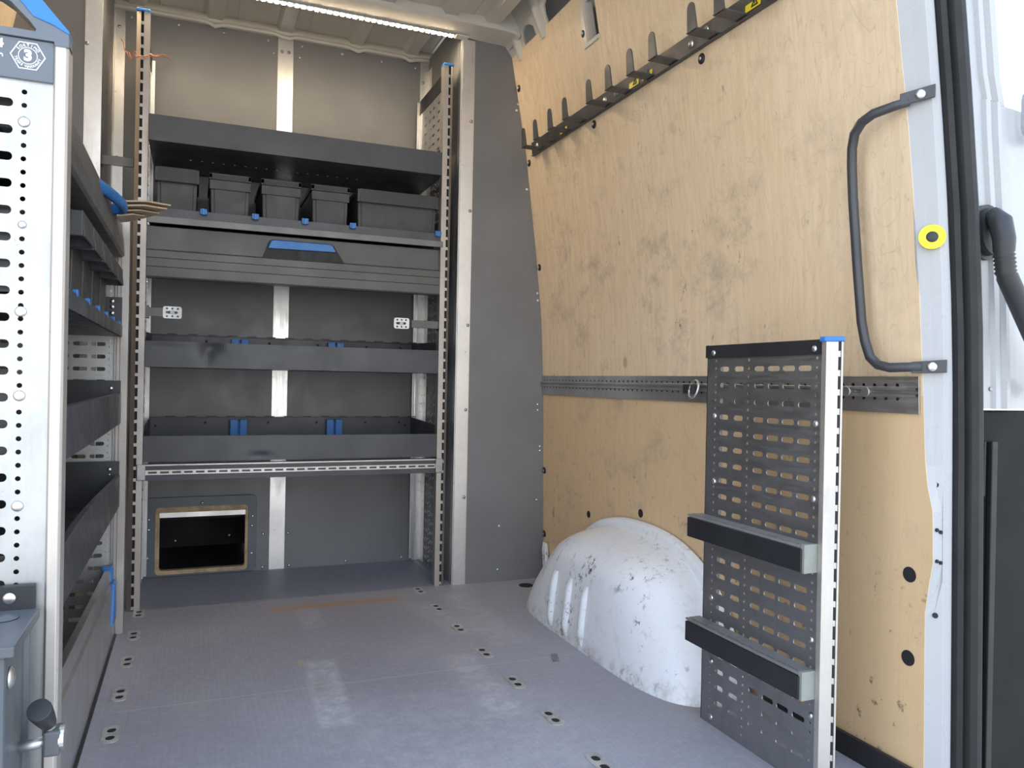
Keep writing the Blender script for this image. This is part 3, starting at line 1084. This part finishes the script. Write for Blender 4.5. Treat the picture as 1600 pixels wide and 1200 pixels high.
# ================================================================ rack against the bulkhead
R = thing('bulkhead_rack', 'tall aluminium rack with dark steel shelves standing against the grey bulkhead', 'rack', (.32, 2.74, 0))
XL, XR, YF, YB = -.135, .776, 2.55, 2.925
for sgn, xp in ((-1, -.150), (1, .7905)):
    hs = slot_field(0, .02, 1.70, (2.625, 2.672, 2.735, 2.78, 2.84), (2.595, 2.70, 2.895))
    m = MB().plate([(2.575, .012), (YB, .012), (YB, 1.765), (2.575, 1.765)], hs, .0016, lambda u, v, w_: (xp + w_, u, v))
    m.box((xp - .012 if sgn > 0 else xp, YB - .002, .012), (xp if sgn > 0 else xp + .012, YB, 1.765))
    m.box((xp - .003, YB - .03, .012), (xp + .003, YB - .026, 1.765))
    sp_ = m.build('side_panel', M_alu, R)
    m = MB().box((xp - .003, 2.575, 1.715), (xp + .003, YB + .004, 1.768))
    m.build('top_bar', M_black, sp_, bevel=.001)
    if sgn < 0:
        xa, xb, xs = -.136, -.172, -.156
    else:
        xa, xb, xs = .768, .803, .789
    m, k = MB(), MB()
    upright_y(m, k, xa, xb, xs, YF - .006, .0, 1.768, .010)
    upr = m.build('upright', M_rpost, R)
    k.build('slot_shadow_channel', M_void, upr)
    m = MB().box((min(xa, xb) - .001, YF - .008, 1.768), (max(xa, xb) + .001, YF + .03, 1.776))
    m.build('end_cap', M_blue, upr, bevel=.002)
m = MB().box((-.262, 2.594, 1.318), (-.176, 2.600, 1.346))
m.box((-.265, 2.594, 1.318), (-.262, 2.64, 1.346))
m.build('wall_bracket', M_arm, R, bevel=.001)


def tray(zf, zl, zb, name='shelf_tray', mat=M_tray, holes=False, dent=None):
    """open steel tray: floor zf, front lip to zl, back to zb"""
    mm = MB()
    mm.box((XL, YF, zf), (XR, YB, zf + .0015))
    if holes:
        pass
    nseg = 120 if dent else 8
    rows_ = []
    for i in range(nseg + 1):
        x = XL + (XR - XL) * i / nseg
        col = []
        for j in range(15):
            z = zf + (zl - zf) * j / 14
            d = 0.0
            if dent:
                for (dx, dz_, rx, rz, am) in dent:
                    d += am * math.exp(-((x - dx) / rx) ** 2 - ((z - dz_) / rz) ** 2)
            col.append((x, YF - .002 + d, z))
        col.append((x, YF + .008 + (d if dent else 0), zl))
        rows_.append(col)
    mm.sweep(rows_)
    mm.box((XL, YB - .002, zf), (XR, YB, zb))
    mm.box((XL, YB - .010, zb - .002), (XR, YB, zb))
    for x in (XL, XR - .0015):
        mm.prism([(x, YF, zf), (x, YB, zf), (x, YB, zb), (x, YF + .06, max(zl, zb - .01)), (x, YF, zl)], (.0015, 0, 0))
    return mm


# top tray: underside with a row of white discs painting the light through small holes
o = tray(1.395, 1.472, 1.50).build('shelf_tray', M_tray, R)
m = MB()
for i in range(17):
    x = -.02 + i * .0335
    m.cyl((x, 2.735, 1.3948), (x, 2.735, 1.3942), .0028, n=8)
m.build('lit_hole_dots', M_print_light, o)
# bin shelf: low dark lip, pale front edge, blue stops
o = tray(1.168, 1.196, 1.23).build('shelf_tray', M_tray, R)
m = MB().box((XL, YF - .008, 1.150), (XR, YF - .002, 1.170))
m.build('front_edge', M_edge, o, bevel=.0015)
for x in (.020, .169, .319, .470, .758):
    m = MB().box((x - .010, 2.536, 1.186), (x + .010, 2.552, 1.203))
    m.box((x - .0045, 2.532, 1.184), (x + .0045, 2.537, 1.202))
    m.build('blue_stop', M_blue, o, bevel=.0012)
# grey drop front with blue grip
m = MB()
lp = [(2.572, 1.146), (2.566, 1.143), (2.562, 1.075), (2.549, 1.069), (2.548, 1.0485), (2.552, 1.0475), (2.552, 1.0465), (2.547, 1.0455), (2.547, 1.0225), (2.551, 1.0215), (2.551, 1.0205), (2.546, 1.0195), (2.546, .993), (2.550, .989), (2.585, .989), (2.585, 1.146)]
m.prism([(XL, y, z) for y, z in lp], (XR - XL, 0, 0))
lid = m.build('drop_front', M_lid, R)
m = MB()
tz = [(.214, 1.128), (.226, 1.132), (.398, 1.132), (.412, 1.128), (.450, 1.070), (.192, 1.070)]
m.plate(tz, [], .006, lambda u, v, w_: (u, 2.562 + w_, v))
m.build('grip_recess', M_ink, lid, bevel=.001)
m = MB()
bz = [(.218, 1.1265), (.228, 1.1295), (.396, 1.1295), (.408, 1.1265), (.420, 1.106), (.209, 1.103)]
m.plate(bz, [], .010, lambda u, v, w_: (u, 2.5555 + w_, v))
m.build('blue_grip', M_blue, lid, bevel=.002)
m = MB().box((XL + .002, 2.60, 1.10), (XR - .002, YB, 1.145))
m.build('drop_front_case', M_black, R)
# folding support arms with their drilled pads
for xa, xb, xpad, s_ in ((-.134, -.075, -.062, 1), (.776, .675, .640, -1)):
    m = MB().box((min(xa, xb), 2.556, .874), (max(xa, xb) + .002, 2.558, .900))
    m.box((xa - .008, 2.553, .868), (xa + .008, 2.575, .906))
    arm = m.build('support_arm', M_arm, R, bevel=.0008)
    hs = [circ(xpad + dx, .887 + dz_, .0032, 8) for dx in (-.015, 0, .015) for dz_ in (-.0115, .0115)] + [rrect(xpad - .002, .887, .034, .008, .004, 4)]
    m = MB().plate(rrect(xpad, .887, .052, .036, .006, 4), hs, .002, lambda u, v, w_: (u, 2.553 + w_, v))
    pad = m.build('drilled_pad', M_pale, arm)
    MB().cyl((xpad, 2.5545, .887), (xpad, 2.5515, .887), .0065, n=14).build('pad_pin', M_zinc, arm)
# two lower trays with blue dividers; the upper one is dented
for zf, dents in ((.723, [(.050, .785, .028, .020, .012), (.035, .76, .02, .03, .006), (-.06, .80, .05, .012, -.003), (.30, .795, .05, .01, .002)]), (.440, [(.20, .452, .03, .012, .004)])):
    o = tray(zf, zf + .077, zf + .116, dent=dents).build('shelf_tray', M_tray, R, smooth=False)
    m = MB()
    for x in (-.13, -.118, .765, .753):
        m.dome((x, YB - .004 if abs(x - .32) < .44 else YF + .03, zf + .085), (0, -1, 0), .004, .003, 8, 3)
    for x in (.04, .25, .42, .60, .73):
        m.cyl((x, YB - .0022, zf + .096), (x, YB - .0035, zf + .096), .0045, n=8)
    m.build('tray_hole', M_void, o)
    for x in (.150, .483):
        m = MB().box((x - .029, YB - .026, zf + .002), (x - .003, YB - .004, zf + .108))
        m.box((x + .003, YB - .026, zf + .002), (x + .029, YB - .004, zf + .108))
        m.box((x - .003, YB - .016, zf + .002), (x + .003, YB - .010, zf + .10))
        m.build('divider', M_blue, o, bevel=.002)
    m = MB()
    for i in range(14):
        x = XL + .05 + i * .065
        m.box((x, YB - .012, zf + .1165), (x + .03, YB - .003, zf + .119))
    m.build('back_edge_clip', M_black, o)
# slotted aluminium cross rail under the lowest tray
m = MB()
m.box((XL - .006, 2.545, .4285), (XR, 2.575, .4325))
m.box((XL - .006, 2.545, .4115), (XR, 2.5485, .4155))
m.box((XL - .006, 2.545, .4015), (XR, 2.5485, .4055))
n_s = 28
for i in range(n_s):
    x = XL + .01 + (XR - XL - .02) * i / (n_s - 1)
    m.box((x - .0045, 2.5455, .4055), (x + .0045, 2.5475, .4115))
cr_ = m.build('cross_rail', M_post, R)
m = MB().box((XL - .006, 2.549, .385), (XR, 2.573, .428))
m.box((XL - .006, 2.546, .385), (XR, 2.573, .3995))
m.build('rail_core', M_tray, cr_)
for x in (XL - .004, XR):
    MB().box((x - .012, 2.538, .386), (x + .012, 2.546, .434)).build('corner_plate', M_zinc, R, bevel=.002)

# copper wire twisted round the left upright
t = thing('copper_wire', 'frayed bit of copper wire twisted around the upper left rack post', 'wire', (-.155, 2.53, 1.62))
base = [(-.210, 1.668), (-.200, 1.655), (-.197, 1.642), (-.190, 1.628), (-.182, 1.619), (-.176, 1.634), (-.168, 1.630), (-.158, 1.633), (-.145, 1.631), (-.134, 1.638), (-.124, 1.634), (-.112, 1.638), (-.096, 1.640), (-.082, 1.636)]
for j in range(3):
    m = MB()
    pth = []
    i0, i1 = ((0, 14), (2, 12), (4, 14))[j]
    for i in range(i0, i1):
        x, z = base[i]
        pth.append((x + random.uniform(-.003, .003), 2.531 + random.uniform(-.004, .002), z + random.uniform(-.006, .006)))
    fine = []
    for a, b in zip(pth[:-1], pth[1:]):
        a, b = Vector(a), Vector(b)
        fine += [a, a.lerp(b, .5) + Vector((random.uniform(-.002, .002), 0, random.uniform(-.003, .003)))]
    fine.append(Vector(pth[-1]))
    m.tube(fine, .0013, 6)
    m.build('strand', M_copper if j != 1 else M_copper, t, smooth=True)

# ---------------------------------------------------------------- storage bins
def make_bin(name, label, wd, ht, dp, group, style, loc, fo=None):
    """root at front-bottom-centre, front towards -Y"""
    x, y, z = loc
    o_ = thing(name, label, 'storage box', loc, group)
    h1 = ht - .019 if style == 'band' else ht - .043
    m_ = MB()
    # tapered body with pillared corners
    for dx0, dx1, dy in ((-wd / 2 + .004, wd / 2 - .004, .004), (-wd / 2 + .014, wd / 2 - .014, .0)):
        bt = .004
        m_.poly([(x + dx0 + bt, y + dy + .004, z), (x + dx1 - bt, y + dy + .004, z), (x + dx1 - bt, y + dp - .01, z), (x + dx0 + bt, y + dp - .01, z),
                 (x + dx0, y + dy, z + ht - .002), (x + dx1, y + dy, z + ht - .002), (x + dx1, y + dp, z + ht - .002), (x + dx0, y + dp, z + ht - .002)],
                [(0, 3, 2, 1), (0, 1, 5, 4), (1, 2, 6, 5), (2, 3, 7, 6), (3, 0, 4, 7), (4, 5, 6, 7)])
    m_.build('body', M_bin, o_, bevel=.002)
    m_ = MB()
    fo = fo or (.006 if style == 'band' else .016)
    # overhanging rim with an open-bottomed grip at the front
    m_.prism([(x - wd / 2, y - fo * .5, z + ht - .016), (x + wd / 2, y - fo * .5, z + ht - .016), (x + wd / 2, y + dp + .004, z + ht - .016), (x - wd / 2, y + dp + .004, z + ht - .016)], (0, 0, .016))
    m_.prism([(x - wd / 2 + .008, y - fo, z + h1), (x + wd / 2 - .008, y - fo, z + h1), (x + wd / 2 - .008, y - fo + .003, z + h1), (x - wd / 2 + .008, y - fo + .003, z + h1)], (0, .004, ht - h1 + .001))
    for xx in (-wd / 2, wd / 2 - .010):
        m_.prism([(x + xx, y - fo + .003, z + h1), (x + xx + .010, y - fo + .003, z + h1), (x + xx + .010, y + .012, z + h1), (x + xx, y + .012, z + h1)], (0, 0, ht - h1 - .001))
    m_.build('rim_grip', M_bin, o_, bevel=.0015)
    if style == 'band':
        m_ = MB().box((x - wd / 2 + .0015, y - .0035, z + h1 - .030), (x + wd / 2 - .0015, y + .006, z + h1 - .0015))
        m_.build('label_band', M_bin, o_, bevel=.0015)
    return o_


zb = 1.1705
B1 = make_bin('storage_bin', 'dark grey storage bin on the bulkhead rack shelf, leftmost of the row', .124, .155, .30, 'bins on the bulkhead rack', 'grip', (-.056, 2.585, zb))
B2 = make_bin('storage_bin', 'dark grey storage bin on the bulkhead rack shelf, second from the left', .124, .155, .30, 'bins on the bulkhead rack', 'band', (.096, 2.585, zb))
dup(B2, (.249, 2.585, zb), 0, 'dark grey storage bin in the middle of the row on the bulkhead rack shelf')
dup(B2, (.404, 2.585, zb), 0, 'dark grey storage bin left of the double-width bin on the bulkhead rack')
make_bin('storage_bin', 'double-width dark grey storage bin at the right end of the bulkhead rack shelf', .278, .155, .30, 'bins on the bulkhead rack', 'grip', (.628, 2.585, zb))

# ---------------------------------------------------------------- load-through hatch at the foot of the bulkhead
t = thing('load_through_hatch', 'grey framed load hatch with raw wooden edge low in the bulkhead', 'hatch', (.04, 2.94, 0))
m = MB().plate(rrect(.0365, .139, .364, .272, .016, 5), [rrect(.0385, .124, .304, .234, .014, 5)], .010, lambda u, v, w_: (u, 2.945 + w_ - .001, v + .001))
m.build('frame', M_cap, t, bevel=.001)
m = MB().plate(rrect(.0385, .125, .3035, .2335, .014, 5), [rrect(.0400, .122, .280, .200, .010, 5)], .024, lambda u, v, w_: (u, 2.9545 + w_, v))
m.build('wooden_edge', M_wood, t)
m = MB()
m.box((-.13, 2.965, -.02), (.21, 2.97, .005))
m.box((-.13, 2.965, .005), (-.125, 3.45, .245))
m.box((.205, 2.965, .005), (.21, 3.45, .245))
m.box((-.13, 3.45, .0), (.21, 3.46, .25))
m.box((-.13, 2.965, -.005), (.21, 3.46, .0))
m.box((-.13, 2.965, .245), (.21, 3.46, .25))
m.box((-.10, 3.02, .185), (.18, 3.03, .232))
m.build('dark_tunnel', M_void, t)
m = MB().box((-.100, 2.9422, .206), (.180, 2.966, .2225))
m.build('metal_lintel', M_strip, t)
m = MB()
for x, z in ((.036, .254), (-.134, .202), (-.134, .167), (-.136, .069), (.205, .199), (.203, .165), (.203, .066)):
    m.dome((x, 2.9388, z), (0, -1, 0), .0055, .003, 12, 3)
m.build('screw_row', M_steel, t, smooth=True)
m = MB()
for x, z in ((-.08, .20), (.12, .20), (-.05, .11), (.13, .12)):
    m.dome((x, 3.018, z), (0, -1, 0), .004, .003, 10, 3)
m.build('inner_screw', M_steel, t, smooth=True)

# ================================================================ rack along the left wall
L = thing('side_rack', 'low rack along the left wall with perforated white end panel and dark trays', 'rack', (-.37, 1.75, 0))
YN, YFAR = 1.14, 2.335
XFR, XBK = -.170, -.545
# near end panel (white anodised) with slots and hole columns
hs = []
pz, z = .0335, 1.0385
for r in range(31):
    zz_ = 1.0365 - r * pz
    if zz_ < .02:
        break
    for c in (-.231, -.273, -.315, -.395, -.437, -.479):
        hs.append(rrect(c, zz_, .033, .0108, .005, 4))
for c in (-.2025, -.355, -.515):
    zz_ = 1.0515
    while zz_ > .012:
        hs.append(circ(c, zz_, .0033, 8))
        zz_ -= pz / 2
m = MB().plate([(XBK, .0), (-.169, .0), (-.169, 1.115), (XBK, 1.115)], hs, .002, lambda u, v, w_: (u, YN + .003 + w_, v))
m.box((XBK, YN + .004, 0), (XBK + .003, YN + .04, 1.1))
m.build('side_panel', M_pale, L)
for z in (1.014, .776, .670, .531, .885):
    MB().dome((-.2025, YN + .0015, z), (0, -1, 0), .0068 if z != .885 else .005, .003, 16, 4).build('panel_rivet', M_steel, L, smooth=True)
m = MB().prism([(-.1705, YN - .002, 0), (-.168, YN - .005, 0), (-.157, YN - .005, 0), (-.1535, YN - .001, 0), (-.1535, YN + .03, 0), (-.1705, YN + .03, 0)], (0, 0, 1.117))
m.build('upright', M_post, L, bevel=.0008)
# printed label plate
m = MB().box((XBK, YN - .003, 1.066), (-.1705, YN + .002, 1.1165))
lab = m.build('label_plate', M_cap, L, bevel=.0006)
YT = YN - .0034


def bmap(cx, cz, rot=0.0, tilt=0.0):
    c_, s_ = math.cos(rot), math.sin(rot)
    return lambda u, v, w_: (cx + u * c_ - v * s_, YT - w_, cz + u * s_ + v * c_)


m = MB()
BX, BZ = -.1985, 1.0955
hexo = [(.0195 * math.cos(math.radians(a)), .0195 * math.sin(math.radians(a))) for a in range(0, 360, 60)]
hexi = [(.0180 * math.cos(math.radians(a)), .0180 * math.sin(math.radians(a))) for a in range(0, 360, 60)]
m.plate(hexo, [hexi], .0004, bmap(BX, BZ))
m.plate(circ(0, 0, .0107, 40), [circ(0, 0, .0098, 40)], .0004, bmap(BX, BZ))
m.text('3', .0185, bmap(BX, BZ), .0010)


def arc_text(word, r, a0, a1, size, flip):
    n_ = len(word)
    for i, ch in enumerate(word):
        a = math.radians(a0 + (a1 - a0) * i / (n_ - 1))
        px, pz_ = BX + r * math.cos(a), BZ + r * math.sin(a)
        if ch != ' ':
            m.text(ch, size, bmap(px, pz_, a + PI / 2 if flip else a - PI / 2), .00012)


arc_text('SORTIMO', .0131, 143, 37, .0046, False)
arc_text('YEARS WARRANTY', .0134, 194, 346, .0041, True)
m.text('4', .0150, bmap(-.2285, 1.1065), .0006)
m.text('ne', .0098, bmap(-.2300, 1.0925), .0005)
m.build('lettering', M_print_light, lab)
# slate end cover with blue-topped grip opening
oc = [(-.1535, 1.1125), (-.1535, 1.131), (-.1860, 1.1685), (-.213, 1.197), (-.25, 1.212), (-.30, 1.216), (-.44, 1.216), (-.49, 1.205), (XBK, 1.15), (XBK, 1.117), (-.1700, 1.1175), (-.1690, 1.1125)]
hc = [(-.1905, 1.1265), (-.1895, 1.1295), (-.1965, 1.1385), (-.2165, 1.1585), (-.232, 1.168), (-.26, 1.173), (-.43, 1.173), (-.47, 1.165), (-.51, 1.14), (-.51, 1.1275)]
m = MB().plate(oc, [hc], .030, lambda u, v, w_: (u, YN + .0085 + w_, v))
cov = m.build('end_cover', M_cap, L, bevel=.0015)
bl = [(-.1530, 1.1285), (-.1530, 1.132), (-.1860, 1.1700), (-.213, 1.1985), (-.25, 1.214), (-.30, 1.218), (-.44, 1.218), (-.44, 1.200), (-.30, 1.200), (-.255, 1.196), (-.232, 1.187), (-.211, 1.1665), (-.1925, 1.1445), (-.1715, 1.1375)]
m = MB().plate(bl, [], .036, lambda u, v, w_: (u, YN + .010 + w_, v))
m.build('blue_grip', M_blue, cov, bevel=.002)

# far end panel and its post
hs = []
for r in range(31):
    zz_ = 1.045 - r * .0333
    if zz_ < .02:
        break
    for c in (-.236, -.279, -.322, -.40, -.443, -.486):
        hs.append(rrect(c, zz_, .034, .0105, .004, 3))
for c in (-.209, -.36, -.52):
    zz_ = 1.055
    while zz_ > .012:
        hs.append(circ(c, zz_, .0034, 8))
        zz_ -= .01665
m = MB().plate([(XBK, .0), (-.190, .0), (-.190, 1.10), (XBK, 1.10)], hs, .002, lambda u, v, w_: (u, YFAR + .012 + w_, v))
m.build('side_panel', M_pale, L)
m = MB().box((-.1985, YFAR + .004, 0), (-.1955, YFAR + .011, 1.10))
m.box((-.1925, YFAR + .002, 0), (-.184, YFAR + .02, 1.11))
m.box((-.184, YFAR, 0), (-.165, YFAR + .030, 1.115))
m.build('upright', M_rpost, L, bevel=.0008)


def side_tray(zf, zl, zend, bulge=0.0, mat=M_tray, tint=None):
    mm = MB()
    ya, yb = YN + .02, YFAR - .002
    mm.box((XBK, ya, zf), (XFR - .016, yb, zf + .0015))
    rows_ = []
    for i in range(31):
        f = i / 30
        y_ = ya + (yb - ya) * f
        d = bulge * math.sin(PI * min(1, f * 1.05)) ** 1.5
        rows_.append([(-.1785 - d * (.3 + .7 * j / 5), y_, zf - .001 - d * .35 * (1 - j / 5) + (zl - zf) * j / 5 - d * .25) for j in range(6)] + [(-.188 - d, y_, zl - d * .25)])
    mm.sweep(rows_)
    mm.box((XBK, ya, zf), (XBK + .002, yb, zend))
    for y_ in (ya, yb - .0015):
        mm.box((XBK, y_, zf), (-.180, y_ + .0015, zend))
    return mm


for zf, zl, ze, bg_, bolts in ((.800, .830, .905, 0, (.894, .879, .862)), (.569, .649, .682, .004, (.661,)), (.346, .430, .466, .014, (.444, .430))):
    o = side_tray(zf, zl, ze, bg_).build('shelf_tray', M_tray if zf > .79 else M_tray, L)
    m = MB()
    for i, z in enumerate(bolts):
        m.dome((-.204, YFAR - .0035, z), (0, -1, 0), .0062 if i == 0 or zf > .79 else .004, .003, 14, 3)
    m.build('tray_bolt', M_steel, o, smooth=True)
    if zf > .79:
        for y in (1.46, 1.62, 1.78, 1.94, 2.10, 2.262):
            m = MB().box((-.186, y - .009, .825), (-.1775, y + .006, .837))
            m.build('blue_stop', M_blue, o, bevel=.0012)
# grey drop front of the upper case, with protruding blue grip
m = MB()
lp = [(-.196, 1.108), (-.186, 1.104), (-.178, 1.05), (-.176, 1.016), (-.182, 1.012), (-.235, 1.012), (-.235, 1.108)]
m.prism([(x, YN + .03, z) for x, z in lp], (0, YFAR - YN - .034, 0))
lid = m.build('drop_front', M_lid, L, bevel=.002)
m = MB()
rows = []
for x, y in ((-.187, 1.79), (-.180, 1.825), (-.170, 1.87), (-.160, 1.93), (-.152, 1.99), (-.150, 2.03), (-.160, 2.055), (-.187, 2.065)):
    rows.append([(x - .012, y + .004, 1.078), (x, y, 1.076), (x + .002, y, 1.088), (x, y, 1.099), (x - .012, y + .004, 1.101)])
m.sweep(rows, True)
m.build('blue_grip', M_blue, lid, smooth=True)
MB().box((XBK, YN + .03, 1.03), (-.236, YFAR - .004, 1.104)).build('drop_front_case', M_black, L)
# sill board at floor level with its blue end fittings
m = MB()
rows = []
for y, zt2 in ((YN + .02, .218), (1.5, .205), (1.9, .192), (YFAR - .004, .180)):
    rows.append([(-.186, y, 0), (-.188, y, zt2 - .040), (-.193, y, zt2 - .034), (-.195, y, zt2), (-.208, y, zt2), (-.208, y, 0)])
m.sweep(rows, True)
for r in (rows[0], rows[-1]):
    m.poly(r, [tuple(range(6))])
m.build('sill_board', M_alu, L)
MB().box((-.187, YN + .02, 0), (-.1795, YFAR - .004, .0025)).build('sill_gap_strip', M_black, L)  # thin black strip along the gap between sill and floor
MB().box((-.215, YFAR - .03, .150), (-.189, YFAR - .005, .188)).build('sill_bracket', M_blue, L, bevel=.003)
MB().prism([(-.190, YFAR - .085, .045), (-.190, YFAR - .004, .045), (-.190, YFAR - .004, .150), (-.190, YFAR - .05, .150)], (.0085, 0, 0)).build('sill_end_cap', M_blue, L, bevel=.003)

# bins in the left rack (fronts towards +X)
names = ['nearest', 'second nearest', 'middle', 'second farthest', 'farthest']
PB = make_bin('storage_bin', 'black storage bin in the left rack, nearest of its row', .146, .168, .27, 'bins in the left rack', 'grip', (-.209, 1.54, .8025), .038)
for i, y in enumerate((1.54, 1.70, 1.86, 2.02, 2.18)):
    lab_ = f'black storage bin in the left rack, {names[i]} of its row'
    if i:
        dup(PB, (-.209, y, .8025), PI / 2, lab_)
PB.rotation_euler = (0, 0, PI / 2)

# folded cardboard lying on the left rack's case
t = thing('cardboard_sheets', 'folded brown cardboard sheets sticking out from the top of the left rack', 'cardboard', (-.17, 2.13, 1.0765))
for za, x1, z1, y0_, y1_, th in ((1.1095, -.060, 1.1215, 2.075, 2.20, .0035), (1.0975, -.068, 1.1105, 2.068, 2.19, .0035), (1.088, -.085, 1.1005, 2.08, 2.20, .0025), (1.0765, -.115, 1.091, 2.085, 2.18, .003)):
    m = MB()
    rows = []
    for i in range(8):
        f = i / 7
        x = -.1765 + (x1 + .1765) * f
        zz_ = za + (z1 - za) * (f ** 1.2)
        cut = .055 * max(0, f - .55) / .45
        rows.append([(x, y0_ + cut, zz_), (x, y1_ - cut, zz_ + .002), (x, y1_ - cut, zz_ + .002 + th), (x, y0_ + cut, zz_ + th)])
    m.sweep(rows, True)
    for r in (rows[0], rows[-1]):
        m.poly(r, [(0, 1, 2, 3)])
    m.build('sheet', M_card, t)

# ---------------------------------------------------------------- steel case fixed in front of the near end panel
t = thing('steel_case', 'dark steel case with rivet and clamp lever in front of the white end panel', 'case', (-.30, 1.05, 0))
m = MB().box((-.50, .982, .0), (-.183, 1.125, .392))
m.build('body', M_case, t, bevel=.004)
m = MB().box((-.50, .976, .392), (-.176, 1.128, .4045))
m.prism([(-.176, .976, .392), (-.176, 1.128, .392), (-.176, 1.128, .4045), (-.176, .976, .4045)], (.0025, 0, 0))
m.build('lid_flange', M_case, t, bevel=.002)
m = MB().prism([(-.183, 1.085, 0), (-.183, 1.10, 0), (-.178, 1.097, 0), (-.178, 1.088, 0)], (0, 0, .385))
m.build('pressed_rib', M_case, t)
MB().box((-.50, 1.126, .403), (-.1795, 1.1385, .434)).build('mounting_bracket', M_black, t, bevel=.001)
MB().dome((-.2065, 1.126, .4195), (0, -1, 0), .0078, .004, 18, 4).build('bracket_bolt', M_steel, t, smooth=True)
MB().dome((-.183, 1.004, .362), (1, 0, 0), .0125, .006, 20, 5).build('rivet', M_steel, t, smooth=True)
MB().dome((-.205, 1.09, .4045), (0, 0, 1), .016, .004, 18, 4).build('lid_screw', M_case, t, smooth=True)
MB().cyl((-.19, 1.065, .257), (-.150, 1.065, .262), .0065, n=14).build('lever_rod', M_steel, t, smooth=True)
m = MB().box((-.157, 1.050, .247), (-.139, 1.078, .277))
m.build('lever_block', M_case, t, bevel=.003)
MB().cyl((-.141, 1.064, .264), (-.1355, 1.064, .264), .014, n=18).build('lever_washer', M_steel, t)
m = MB().cyl((-.149, 1.062, .275), (-.152, 1.052, .287), .006, n=12)
m.build('lever_neck', M_steel, t, smooth=True)
m = MB()
a, b = Vector((-.151, 1.056, .284)), Vector((-.1575, 1.026, .315))
m.tube([a, a.lerp(b, .1), a.lerp(b, .5), a.lerp(b, .9), b], [.006, .009, .0115, .0132, .0125], 18)
m.build('lever_knob', M_rub, t, smooth=True)
